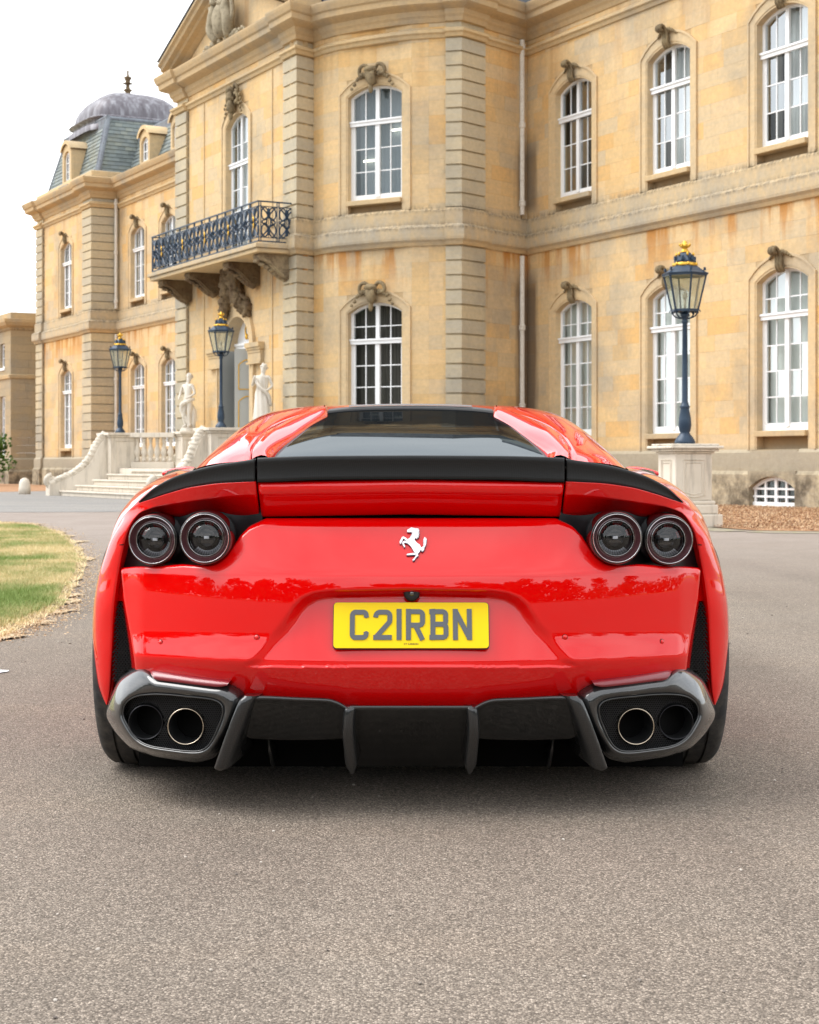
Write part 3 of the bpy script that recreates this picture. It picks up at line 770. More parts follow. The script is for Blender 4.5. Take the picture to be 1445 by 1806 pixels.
b = MB(); b.tube(crom([(-0.22,0.38,4.62),(-0.26,0.37,4.9),(-0.05,0.37,5.12),(0.16,0.37,5.02)], 14), 0.022, 6); b.tube(crom([(0.22,0.38,4.62),(0.26,0.37,4.9),(0.1,0.37,5.1)], 10), 0.02, 6)
b.tube([(-0.24,0.38,4.62),(0.24,0.38,4.62)], 0.02, 6); b.blob((-0.2,0.37,4.68), 0.07, (1,.5,1.2), 3, 0.3); b.build('gilded_ornament', M_['gold'], dr, Md)
# right-hand leaf, half open into the hall, and the left leaf closed
def leaf(x0, wdt, ang, label=None):
    Ml = Md @ Matrix.Translation((x0, 0.42, 0)) @ Matrix.Rotation(ang, 4, 'Z')
    b = MB(); b.box(0, wdt, -0.03, 0.03, 0.85, 4.26)
    lf = b.build('door_leaf', M_['grey_door'], mansion, Ml, label=label)
    b = MB(); m = abs(wdt); sg = 1 if wdt > 0 else -1
    for (za, zb) in ((1.1, 2.9), (3.1, 3.95)):
        xa, xb = sg*0.12, wdt-sg*0.12; xa, xb = min(xa,xb), max(xa,xb)
        pts = [(xa, za), (xa, zb-0.15)] + [(lerp(xa, xb, k/8), zb-0.15+0.15*sin(pi*k/8)) for k in range(1, 8)] + [(xb, zb-0.15), (xb, za), (xa, za)]
        b.tube([(x, -0.035, z) for x, z in pts], 0.018, 5)
    b.build('panel_moulding', M_['gold'], lf, Ml)
leaf(r-0.2, -(r-0.2), radians(68)); leaf(-r+0.2, (r-0.2), radians(-75))
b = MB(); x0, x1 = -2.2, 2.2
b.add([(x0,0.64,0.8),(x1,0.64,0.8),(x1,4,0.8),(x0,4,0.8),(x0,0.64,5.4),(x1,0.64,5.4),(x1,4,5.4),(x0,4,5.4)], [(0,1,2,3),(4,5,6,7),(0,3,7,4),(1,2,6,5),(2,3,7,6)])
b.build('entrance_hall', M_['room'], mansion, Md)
# window over the balcony
zk = 0.24
surround(Md, WW, 6.9, UPP['zs']+0.2, 0.3, 6.8, mansion)
scroll_key(Md, UPP['zs']+0.95, mansion, True); scroll_key(Md, UPP['zs']+0.7, mansion, True)
sash(Md, WW, 6.9, UPP['zs']+0.2, 0.3, 9.7, 2, 4, mansion, True, 'netfull', label='tall white window over the balcony')
# flat pilaster strips beside the door bay
for sx in (SD-2.55, SD+2.55):
    b = MB(); b.box(sx-0.03, sx+0.03, -0.03, 0.0, 0.9, 6.4); b.box(sx-0.03, sx+0.03, -0.03, 0.0, 7.5, 11.88); b.build('wall_fillet', M_['trim'], mansion, MC)

# ---- balcony
bl0, bl1, bo = 0.45, 8.7, 1.06
bal = MB(); bal.box(bl0-0.12, bl1+0.12, -bo-0.12, 0.0, 6.72, 6.84); bal.box(bl0-0.06, bl1+0.06, -bo-0.06, 0.0, 6.60, 6.718)
bo_ = bal.build('balcony_slab', M_['trim'], mansion, MC, bevel=0.02)
tag(bo_, 'stone slab of the long balcony over the entrance')
def rail_panel(M, L, nunit, par):
    """ornamental ironwork, L long, between z 6.84 and 7.98"""
    zb, zt_ = 6.90, 7.96
    b = MB()
    b.obox((0,0,zt_),(L,0,zt_), 0.05, 0.035); b.obox((0,0,zt_-0.13),(L,0,zt_-0.13), 0.022, 0.022); b.obox((0,0,zb),(L,0,zb), 0.03, 0.03); b.obox((0,0,zb+0.10),(L,0,zb+0.10), 0.02, 0.02)
    u = L/nunit; gold = MB(); H = zt_-0.13-(zb+0.1); zc_ = (zt_-0.13+zb+0.1)/2
    def ring(cx_, cz_, rx, rz, t=0.013, a0=0, a1=2*pi, n=16): b.tube([(cx_+rx*cos(lerp(a0,a1,k/n)), 0, cz_+rz*sin(lerp(a0,a1,k/n))) for k in range(n+1)], t, 4, cap=False)
    for k in range(nunit):
        x = k*u
        for xx in (x+0.015, x+u*0.14): b.obox((xx,0,zb),(xx,0,zt_), 0.026, 0.022)
        w2 = (u*0.86)/2; cxm = x+u*0.14+w2
        for s_ in (-1, 1):
            ring(cxm+s_*w2*0.5, zc_+H*0.27, w2*0.42, H*0.2, 0.020); ring(cxm+s_*w2*0.5, zc_-H*0.27, w2*0.42, H*0.2, 0.020)
            b.tube(crom([(cxm+s_*w2*0.95,0,zc_-H*0.5),(cxm+s_*w2*0.1,0,zc_-H*0.2),(cxm+s_*w2*0.85,0,zc_),(cxm+s_*w2*0.1,0,zc_+H*0.2),(cxm+s_*w2*0.95,0,zc_+H*0.5)], 20), 0.022, 4)
            b.tube(crom([(cxm+s_*w2*0.6,0,zc_+H*0.05),(cxm+s_*w2*0.35,-0.03,zc_+H*0.12),(cxm+s_*w2*0.3,-0.03,zc_),(cxm+s_*w2*0.6,0,zc_-H*0.05)], 10), 0.02, 4)
        ring(cxm, zc_, w2*0.26, H*0.16, 0.018)
        b.tube([(cxm, 0, zb+.1), (cxm, 0, zt_-.13)], .011, 4); b.blob((cxm, 0, zc_+H*0.36), 0.065, (1,.5,1.3), k, 0.3, 1); b.blob((cxm, 0, zc_-H*0.36), 0.05, (1,.5,1.3), k+4, 0.3, 1)
        if nunit > 3 and k % 3 == 1 or nunit <= 3 and k == 0 and False:
            gold.blob((cxm, -0.03, zc_+0.09), 0.05, (0.7,0.5,1.6), k, 0.2, 2); gold.blob((cxm, -0.03, zc_-0.08), 0.04, (0.7,0.5,1.8), k+2, 0.2, 2)
    ro = b.build('iron_railing', M_['iron'], par, M)
    if gold.v: gold.build('gilded_ornament', M_['gold'], ro, M, smooth=True)
rail_panel(MC @ Matrix.Translation((bl0, -bo, 0)), bl1-bl0, 14, mansion)
rail_panel(MC @ Matrix.Translation((bl1, -bo, 0)) @ Matrix.Rotation(pi/2, 4, 'Z'), bo, 2, mansion)
rail_panel(MC @ Matrix.Translation((bl0, 0, 0)) @ Matrix.Rotation(-pi/2, 4, 'Z'), bo, 2, mansion)
# scrolled corbels under the slab
def corbel(s):
    out_ = [(0.0,6.6),(-1.0,6.6),(-1.04,6.5),(-0.98,6.36),(-0.82,6.30),(-0.72,6.24),(-0.58,6.06),(-0.40,5.88),(-0.24,5.76),(-0.13,5.72),(-0.03,5.78),(0.0,5.9)]
    b = MB(); n = len(out_); out_ = [(y*0.95, 6.6-(6.6-z)*0.76) for y, z in out_]
    vs = [(x, y, z) for x in (-0.2, 0.2) for y, z in out_]
    b.add(vs, [tuple(range(n)), tuple(range(2*n-1, n-1, -1))] + [(i, n+i, n+(i+1)%n, (i+1)%n) for i in range(n)])
    for sx in (-0.215, 0.215):
        for (cy, cz_, rr) in ((-0.80, 6.47, 0.10), (-0.20, 6.09, 0.13)):
            b.tube([(sx, cy+rr*(1-k/26)*cos(k*0.55), cz_+rr*(1-k/26)*sin(k*0.55)) for k in range(22)], 0.028, 5)
        b.tube(crom([(sx,-0.92,6.45),(sx,-0.66,6.36),(sx,-0.42,6.15),(sx,-0.2,5.98)], 12), 0.03, 5)
    for k in range(7): b.blob((0.0, lerp(-0.95,-0.15,k/6), lerp(6.40,5.96,k/6)), 0.11, (1.3,0.8,0.6), k, 0.35, 1)
    return b
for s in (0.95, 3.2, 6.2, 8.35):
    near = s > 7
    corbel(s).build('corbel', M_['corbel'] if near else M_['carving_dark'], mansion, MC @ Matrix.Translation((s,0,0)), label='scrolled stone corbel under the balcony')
# carved trophies hanging over the door
b = MB()
random.seed(5)
b.blob((0,-0.32,6.5), 0.3, (1.1,0.9,0.8), 1, 0.35, 3)
for s_ in (-1, 1):
    path = crom([(s_*0.15,-0.35,6.45),(s_*0.30,-0.36,6.1),(s_*0.34,-0.33,5.75),(s_*0.6,-0.28,5.5),(s_*0.85,-0.22,5.2)], 15)
    for i, p in enumerate(path):
        for k in range(5):
            b.blob((p.x+random.uniform(-.15,.15), p.y+random.uniform(-.1,.08), p.z+random.uniform(-.1,.1)), random.uniform(0.09,0.19)*(1.0 if i < 9 else 0.9), (1,0.9,1.1), i*5+k, 0.45, 2)
for k in range(16): b.blob((random.uniform(-.45,.45), -0.35+random.uniform(-.08,.05), random.uniform(5.6,6.3)), random.uniform(0.08,0.17), (1,.9,1.2), k+90, 0.45, 2)
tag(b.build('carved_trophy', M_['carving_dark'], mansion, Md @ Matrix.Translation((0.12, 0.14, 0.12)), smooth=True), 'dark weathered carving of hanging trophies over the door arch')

# ---- roofs
def mansard(M, x0, x1, y0, y1, zb, zt_, ins, sides, slates=True, label=None):
    b = MB()
    def q(pts): b.add(pts, [tuple(range(len(pts)))])
    A = [(x0,y0,zb),(x1,y0,zb),(x1,y1,zb),(x0,y1,zb)]; T = [(x0+ins,y0+ins,zt_),(x1-ins,y0+ins,zt_),(x1-ins,y1-ins,zt_),(x0+ins,y1-ins,zt_)]
    if 'L' not in sides: T[0] = (x0, y0+ins, zt_); T[3] = (x0, y1-ins, zt_)
    if 'R' not in sides: T[1] = (x1, y0+ins, zt_); T[2] = (x1, y1-ins, zt_)
    for i in range(4): q([A[i], A[(i+1)%4], T[(i+1)%4], T[i]])
    q(T)
    ro = b.build('roof', M_['slate'], mansion, M, label=label)
    s_ = MB()
    def face(a, c, d, e):          # a,c bottom left/right ; d,e top right/left
        a, c, d, e = map(Vector, (a, c, d, e)); n_ = (c-a).cross(e-a).normalized()
        if n_.y > 0 and abs(n_.y) > 0.3: n_ = -n_
        H = (e-a).length; rows = int(H/0.19)
        for r_ in range(rows):
            l0, l1 = a.lerp(e, r_/rows), a.lerp(e, (r_+1.15)/rows); r0, r1 = c.lerp(d, r_/rows), c.lerp(d, (r_+1.15)/rows)
            W_ = (r0-l0).length; nn = max(1, int(W_/0.32)); off_ = 0.5*(r_%2)
            for k in range(nn+1):
                f0, f1 = max(0, (k-off_)/nn), min(1, (k+0.96-off_)/nn)
                if f1 <= f0: continue
                s_.tint = random.random(); ya = n_*(0.035+random.random()*0.012); yb = n_*0.01
                p = [l0.lerp(r0,f0)+ya, l0.lerp(r0,f1)+ya, l1.lerp(r1,f1)+yb, l1.lerp(r1,f0)+yb]
                s_.add([*p, p[0]-n_*0.03, p[1]-n_*0.03], [(0,1,2,3),(0,4,5,1)])
    if slates:
        face(A[0], A[1], T[1], T[0])
        if 'R' in sides: face(A[1], A[2], T[2], T[1])
        tag(s_.build('slates', M_['slate'], ro, M, fix=False), kind='stuff')
    b = MB()                                                       # lead rolls on hips and top edge
    b.tube([Vector(T[0])+Vector((-0.05,-0.05,0.05)), Vector(T[1])+Vector((0.05,-0.05,0.05))], 0.09, 8)
    if 'R' in sides:
        b.tube([A[1], T[1]], 0.10, 8); b.tube([T[1], T[2]], 0.09, 8)
        b.obox(Vector(A[1])+Vector((-0.1,-0.02,0)), Vector(T[1])+Vector((-0.1,-0.02,0)), 0.22, 0.07)
    if 'L' in sides: b.tube([A[0], T[0]], 0.08, 8)
    e_ = 0.22
    b.obox(Vector(T[0]).lerp(Vector(A[0]), .08)+Vector((0,-0.05,0)), Vector(T[1]).lerp(Vector(A[1]), .08)+Vector((0,-0.05,0)), 0.05, 0.40)
    b.build('lead_flashing', M_['leadgrey'], ro, M)
    return ro
def dormer(M, s, y0, zb, h=1.75, w_=1.5):
    Ms = M @ Matrix.Translation((s, y0, 0))
    b = MB(); ap = arc_pts(w_, zb+h-0.35, 0.33, 10); iw = 0.86
    b.prism([(-w_/2, zb)] + ap + [(w_/2, zb)], 0.06, 0.85)
    ip = arc_pts(iw, zb+h-0.55, 0.22, 10); inner = [(-iw/2, zb+0.25)] + ip + [(iw/2, zb+0.25)]; outer = [(-w_/2, zb)] + ap + [(w_/2, zb)]
    b.grid([[(x,0.055,z) for x,z in inner],[(x,-0.10,z) for x,z in inner],[(x,-0.10,z) for x,z in outer],[(x,0.055,z) for x,z in outer]], closed_u=True)
    oo = arc_pts(w_+0.24, zb+h-0.33, 0.42, 10); b.grid([[(x,-0.2,z) for x,z in ap],[(x,-0.2,z+.05) for x,z in oo],[(x,0.9,z+.05) for x,z in oo]])
    do = b.build('dormer', M_['surround'], mansion, Ms)
    f = MB(); pts = [(-iw/2+.01, zb+0.26)] + arc_pts(iw-.02, zb+h-0.56, 0.21, 10) + [(iw/2-.01, zb+0.26)]; pi_ = [(x*0.8, lerp(zb+0.9, z, 0.88)) for x, z in pts]
    f.grid([[(x,0.0,z) for x,z in pts],[(x,0.0,z) for x,z in pi_],[(x,0.05,z) for x,z in pi_]], closed_u=True)
    f.box(-0.035,0.035,0.0,0.04,zb+0.3,zb+h-0.4)
    for k in (1,2): f.box(-iw/2+.05, iw/2-.05, 0.002, 0.03, zb+0.3+k*0.38-0.015, zb+0.3+k*0.38+0.015)
    fo = f.build('window', M_['white'], do, Ms)
    p_ = MB(); p_.add([(x,0.035,z) for x,z in pts], [tuple(range(len(pts)))]); 
    pg = p_.build('window_glass', simple_dark, do, Ms)
    f = MB(); f.box(-w_/2-0.08, w_/2+0.08, -0.28, 0.0, zb-0.12, zb); f.build('lead_sill', M_['leadgrey'], do, Ms)
simple_dark = simple('dark_dormer_glass', (0.10,0.11,0.12), 0.06, spec=0.8)
par = MB()
Mlp = frame(LPF, TH)
mansard(Mlp, 0.3, 7.8, 0.35, 6.2, 13.5, 16.0, 0.68, 'LR', label='steep slate roof of the far pavilion')
b = MB(); b.box(-0.1, 8.2, -0.1, 8.0, 13.2, 13.5); b.build('parapet', M_['surround'], mansion, Mlp, bevel=0.05)
dormer(Mlp, sp, 0.12, 13.35, 1.9, 1.3)
mansard(ML, -1.5, LL+2.5, 0.5, 7.5, 13.2, 15.3, 0.8, '', label='slate roof of the left wing')
for s in swl: dormer(ML, s, 0.4, 13.35, 1.6, 1.2)
mansard(MR, -2, 27, 0.5, 8.5, 13.2, 15.6, 0.9, '', slates=False); 
b = MB(); b.add([(x,y,z) for x,y,z in [(-ov, -0.6, 13.6),(span+ov,-0.6,13.6),(span/2,-0.6,13.6+(span/2+ov)*sl),(-ov,9,13.6),(span+ov,9,13.6),(span/2,9,13.6+(span/2+ov)*sl)]], [(0,2,5,3),(1,4,5,2)])
b.build('roof', M_['leadgrey'], mansion, MC)
bpl = [(p.x, p.y) for p in BOW] + [(RW0.x, RW0.y), (RW0.x+4, RW0.y+3), (C0.x+3, C0.y+4)]
b = MB(); b.prism_z(bpl, 13.15, 14.1); b.build('flat_roof', M_['leadgrey'], mansion)
# dome on the far pavilion
Mdm = Mlp @ Matrix.Translation((4.05, 2.95, 0.1))
b = MB(); n = 4
def sq(h, z, k=8):           # rounded square ring
    pts = []
    for i in range(32):
        a = 2*pi*i/32; c_, s_ = cos(a), sin(a); p = 5.0; rr = (abs(c_)**p + abs(s_)**p)**(-1/p); pts.append((h*rr*c_, h*rr*s_, z))
    return pts
b.grid([sq(2.35,15.6), sq(2.35,15.85), sq(2.15,15.87), sq(2.15,16.1), sq(2.35,16.14), sq(2.35,16.2), sq(2.15,16.28)], closed_u=True)
rows = [sq(2.12*cos(t)**0.8 if t < 1.5 else 0.12, 16.25+1.4*sin(t)) for t in [0, .15, .3, .5, .7, .9, 1.1, 1.3, 1.45, 1.53]]
b.grid(rows, closed_u=True)
dm = b.build('dome', M_['lead'], mansion, Mdm, smooth=True)
b = MB(); b.lathe([(r_*.8, 17.55+(h_-18.1)*.66) for r_, h_ in [(0.5,18.1),(0.42,18.25),(0.18,18.32),(0.14,18.5),(0.26,18.62),(0.12,18.75),(0.10,19.0),(0.30,19.08),(0.12,19.18),(0.16,19.35),(0.24,19.5),(0.08,19.6),(0.05,19.8),(0.07,19.95),(0.0,20.0)]], 12)
b.build('finial', M_['carving_dark'], dm, Mdm, smooth=True)
finish_blocks()

# ---- low annexe at the far left
AX = Vector((-19.35, 82.5, 0)); 
annex = empty('stone_annexe', (AX.x, AX.y, 0)); tag(annex, 'low flat-roofed stone annexe at the far left end of the house', 'annexe')
def awall(p0, p1, z0, z1, openings):
    th = heading(p0, p1); M = frame(p0, th); L = hypot(p1[0]-p0[0], p1[1]-p0[1]); b = MB()
    ss = sorted({0.0, L} | {o[0]-o[1]/2 for o in openings} | {o[0]+o[1]/2 for o in openings}); zz = sorted({z0, z1} | {o[2] for o in openings} | {o[3] for o in openings})
    for a, c in zip(ss, ss[1:]):
        for e, f in zip(zz, zz[1:]):
            if any(o[0]-o[1]/2 < (a+c)/2 < o[0]+o[1]/2 and o[2] < (e+f)/2 < o[3] for o in openings): continue
            z = e
            while z < f-0.01:
                z2 = min(f, z+0.378); x = a
                while x < c-0.01:
                    x2 = min(c, x+random.uniform(0.6,1.3)); b.tint = random.random(); b.box(x+.003, x2-.003, 0, 0.3, z+.003, z2-.003); x = x2
                z = z2
    return b, M
AE = AX + Vector((0.88*3.2, 0.476*3.2, 0)); AF = AX + U*14
b, M = awall(AX, AE, 0, 8.0, []); tag(b.build('wall', M_['annex'], annex, M, fix=False), None)
b, MA = awall(AF, AX, 0, 8.0, [(12.5, 0.9, 1.4, 4.3), (12.5, 0.8, 5.7, 6.9)]); b.build('wall', M_['annex'], annex, MA, fix=False)
for (z0, z1) in ((1.4, 4.3), (5.7, 6.9)):
    f = MB(); f.box(12.05,12.95,0.12,0.18,z0,z0+.1); f.box(12.05,12.95,0.12,0.18,z1-.1,z1); f.box(12.05,12.14,0.12,0.18,z0+.1,z1-.1); f.box(12.86,12.95,0.12,0.18,z0+.1,z1-.1); f.box(12.46,12.54,0.12,0.17,z0+.1,z1-.1)
    z = z0+.5
    while z < z1-.2: f.box(12.14,12.86,0.13,0.16,z-.015,z+.015); z += 0.45
    f.box(12.03,12.97,-0.05,0.2,z0-.12,z0-.002)
    wf = f.build('window', M_['white'], annex, MA); f = MB(); f.box(12.1,12.9,0.19,0.2,z0,z1); f.build('pane', simple_dark, wf, MA)
sweep([AF, AX, AE], [(-.05,7.45),(.06,7.5),(.1,7.6),(.3,7.7),(.4,7.85),(.42,8.0),(-.05,8.05)], 'cornice', M_['cornice'], parent=annex)
sweep([AF, AX, AE], [(-.05,5.1),(.07,5.15),(.1,5.3),(-.05,5.36)], 'string_course', M_['trim'], parent=annex)
sweep([AF, AX, AE], [(-.05,1.3),(.08,1.2),(.08,0.7),(.14,0.6),(.14,-.05),(-.05,-.05)], 'plinth', M_['plinth'], parent=annex)
b = MB(); b.prism_z([(p.x,p.y) for p in (AF, AX, AE, AE+U*14)], 7.9, 8.35); b.build('parapet', M_['cornice'], annex, bevel=0)

# ---- entrance staircase, in the frame of the central front: s to the right, y = -outward
stairs = empty('entrance_staircase', (C0.x+OUT.x*2-2, C0.y+4, 0)); tag(stairs, 'pale stone entrance steps with balustrades and curved parapets left of the car', 'staircase')
CL = 8.9-4.06     # axis
hw = 4.05
b = MB(); b.box(CL-hw+0.5, CL+hw-0.5, -2.4, 0.0, 0.0, 0.83); b.box(CL-hw+1.6, CL+hw-1.6, -2.46, -2.402, 0.74, 0.83)
b.build('landing', M_['pale'], stairs, MC)
for k in range(5):
    zt_ = 0.83 - 0.166*(k+1) + 0.0; y0 = -2.40 - 0.40*(k+1) ; ex = 0.12*k + (0.7 if k == 4 else 0) + (0.28*max(0,k-1))
    b = MB(); b.box(CL-hw+0.55-ex, CL+hw-0.55+ex, y0+0.03, -2.42+0.0*k, max(0,zt_-0.166)+0.003, zt_-0.05)
    b.box(CL-hw+0.55-ex-0.03, CL+hw-0.55+ex+0.03, y0-0.02, -2.425, zt_-0.048, zt_)
    b.build('step', M_['pale'], stairs, MC, bevel=0.012)
def baluster(): 
    b = MB(); b.lathe([(0.075,0),(0.075,0.07),(0.05,0.09),(0.06,0.14),(0.098,0.24),(0.10,0.30),(0.075,0.40),(0.045,0.50),(0.04,0.56),(0.06,0.58),(0.06,0.61),(0.045,0.63),(0.07,0.68),(0.07,0.72)], 10, ph=pi/4); return b
bme = baluster().mesh('baluster', True); bme.materials.append(M_['pale'])
def pier(s, y, wd, h0, h1, nm='pier', par=stairs, M=MC, pan=True):
    b = MB(); hw_ = wd/2
    b.box(s-hw_-0.06, s+hw_+0.06, y-hw_-0.06, y+hw_+0.06, h0, h0+0.18)
    b.box(s-hw_, s+hw_, y-hw_, y+hw_, h0+0.18, h1-0.14)
    b.box(s-hw_-0.05, s+hw_+0.05, y-hw_-0.05, y+hw_+0.05, h1-0.138, h1-0.08); b.box(s-hw_-0.11, s+hw_+0.11, y-hw_-0.11, y+hw_+0.11, h1-0.078, h1)
    po = b.build(nm, M_['pale'], par, M, bevel=0.012)
    if pan:
        b = MB(); z0, z1 = h0+0.28, h1-0.26
        for (ax, sg) in (('y',-1), ('x',-1), ('x',1)):
            for (a0, a1) in ((-hw_*0.62, hw_*0.62),):
                pts = [(a0,z0),(a1,z0),(a1,z1),(a0,z1),(a0,z0)]
                if ax == 'y': b.tube([(s+a, y+sg*(hw_+0.004), z) for a, z in pts], 0.016, 4)
                else: b.tube([(s+sg*(hw_+0.004), y+a, z) for a, z in pts], 0.016, 4)
        b.build('panel_moulding', M_['pale'], po, M)
    return po
for sg in (-1, 1):
    sx = CL + sg*hw
    pier(sx, -2.2, 0.92, 0.0, 1.90)
    ss_ = 2.35 if sg < 0 else 7.95
    pier(ss_, -0.62, 0.56, 0.83, 1.93)
    A = Vector((sx - sg*0.42, -1.95, 0)); B = Vector((ss_ + sg*0.22, -0.92, 0)); Lr = (B-A).length
    Mr = MC @ Matrix.Translation(A) @ Matrix.Rotation(atan2(B.y-A.y, B.x-A.x), 4, 'Z')
    b = MB(); b.box(0, Lr, -0.16, 0.16, 0.83, 1.02); b.build('rail_base', M_['pale'], stairs, Mr, bevel=0.012)
    b = MB(); b.box(-0.02, Lr+0.02, -0.19, 0.19, 1.76, 1.90); b.build('rail', M_['pale'], stairs, Mr, bevel=0.012)
    nb_ = 6
    for k in range(nb_):
        o = bpy.data.objects.new('baluster', bme); put(o, stairs, Mr @ Matrix.Translation((lerp(0.16, Lr-0.16, k/(nb_-1)), 0, 1.03)))
    # curved parapet sweeping down beside the steps
    prof = crom([(-2.64,1.84),(-2.9,1.5),(-3.15,1.0),(-3.5,0.66),(-3.9,0.45),(-4.25,0.30)], 22)
    b = MB(); vs = []; wv = 0.19
    xs_ = [sx + sg*(0.0+0.5*smooth01((-2.64-p[0])/1.6)) for p in prof]
    b.grid([[(x-wv, p[0], 0.0) for x, p in zip(xs_, prof)], [(x-wv, p[0], p[1]) for x, p in zip(xs_, prof)], [(x+wv, p[0], p[1]) for x, p in zip(xs_, prof)], [(x+wv, p[0], 0.0) for x, p in zip(xs_, prof)]])
    b.box(xs_[-1]-wv, xs_[-1]+wv, -4.3, -4.22, 0, 0.34)
    b.build('curved_parapet', M_['pale'], stairs, MC)
    b = MB(); b.tube([(x, p[0], p[1]+0.03) for x, p in zip(xs_, prof)], 0.15, 8)
    for k in range(18):
        i = 1+k; p = prof[i]; b.blob((xs_[i]-0.0, p[0]-0.02, p[1]+0.08), 0.11, (1.5,1.3,0.8), k, 0.25)
    e_ = (xs_[-1], -4.2, 0.42)
    b.tube([(e_[0], e_[1]+0.18*(1-k/24)*cos(k*.5+1.5), e_[2]+0.02+0.18*(1-k/24)*sin(k*.5+1.5)) for k in range(20)], 0.085, 7)
    b.build('scroll_carving', M_['pale'], stairs, MC, smooth=True)
# long parapet of the landing, seen left of the car: pier - balusters - statue pedestal
FX = CL - hw

# ---- statues
def statue(name, P, rz, draped, label):
    root = empty(name, P, rz); tag(root, label, 'statue', None)
    M = WM[root.name]
    b = MB(); b.lathe([(0.24,0.0),(0.24,0.06),(0.20,0.08),(0.20,0.12)], 12); b.build('base', M_['statue'], root, M)
    J = dict(pel=(0,0,.95,.13), wai=(0.03,0,1.10,.105), che=(0.02,0,1.30,.135), nk=(0.02,0,1.47,.055), hd=(0.035,0.02,1.60,.09), hd2=(0.04,0.02,1.69,.07),
             hl=(-.09,0,.88,.11), kl=(-.11,-.07,.52,.078), al=(-.10,.02,.18,.05), fl=(-.10,-.12,.14,.045),
             hr=(.09,0,.88,.11), kr=(.08,-.02,.52,.078), ar=(.08,0.03,.18,.05), fr=(.10,-.12,.14,.045),
             sl=(-.17,0,1.40,.065), el=(-.27,-.02,1.14,.05), wl=(-.20,-.17,1.0 if not draped else 1.30,.035), ml=(-.14,-.22,.97 if not draped else 1.42,.04),
             sr=(.19,0,1.40,.065), er=(.28,0.02,1.14,.05), wr=(.19,-.15,1.02,.035), mr=(.1,-.2,1.0,.04))
    E = [('pel','wai'),('wai','che'),('che','nk'),('nk','hd'),('hd','hd2'),('pel','hl'),('hl','kl'),('kl','al'),('al','fl'),('pel','hr'),('hr','kr'),('kr','ar'),('ar','fr'),
         ('che','sl'),('sl','el'),('el','wl'),('wl','ml'),('che','sr'),('sr','er'),('er','wr'),('wr','mr')]
    ks = list(J); me = bpy.data.meshes.new('body'); me.from_pydata([J[k][:3] for k in ks], [(ks.index(a), ks.index(c)) for a, c in E], [])
    o = bpy.data.objects.new('body', me); put(o, root, M); me.materials.append(M_['statue'])
    sk = o.modifiers.new('skin', 'SKIN'); sk.use_smooth_shade = True
    for v, k in zip(me.skin_vertices[0].data if me.skin_vertices else [], ks): v.radius = (J[k][3]*0.95, J[k][3]*0.85)
    if not me.skin_vertices:
        pass
    ss = o.modifiers.new('sub', 'SUBSURF'); ss.levels = ss.render_levels = 2
    if draped:
        b = MB(); rows = []
        for z, rx, ry in ((0.12,.26,.2),(0.4,.23,.18),(0.7,.20,.17),(0.95,.185,.155),(1.1,.15,.13),(1.25,.17,.145),(1.38,.17,.12)):
            rows.append([(rx*cos(a)*(1+.07*sin(a*9+z*3)), ry*sin(a)*(1+.07*sin(a*9+z*3)), z) for a in [2*pi*k/48 for k in range(48)]])
        b.grid(rows, closed_u=True); b.tube(crom([(-.2,-.1,1.35),(0,-.2,1.1),(.2,-.12,.9),(.24,0,.6)], 12), 0.05, 6); b.build('drapery', M_['statue'], root, M, smooth=True)
    else:
        b = MB(); b.tube(crom([(.22,.05,.98),(.1,-.13,.9),(-.1,-.14,.82),(-.14,-.08,.6),(-.02,0.06,.3),(0.04,.1,.13)], 20), [.05]*6+[.07]*8+[.09]*6, 8)
        b.blob((.1,.12,.45), .12, (1,.8,2.8), 4, .25); b.build('drapery', M_['statue'], root, M, smooth=True)
    b = MB(); b.blob((.035,.05,1.66), .10, (1,1,.95), 2, .25, 3); b.blob((.035,.14,1.66), .05, (1,1,1), 3, .2); b.build('hair', M_['statue'], root, M, smooth=True)
    return root
def on_front(a, o, z): p = C0 + U*a + OUT*o; return (p.x, p.y, z)
Q = MC @ Vector((2.35, -0.62, 0)); statue('stone_statue', (Q.x, Q.y, 1.93), radians(-35), False, 'pale stone statue of a bare figure with cloth, standing beside the left lamps')
Q = MC @ Vector((7.95, -0.62, 0)); statue('stone_statue', (Q.x, Q.y, 1.93), radians(-10), True, 'pale draped stone statue right of the open door, just above the car roof')
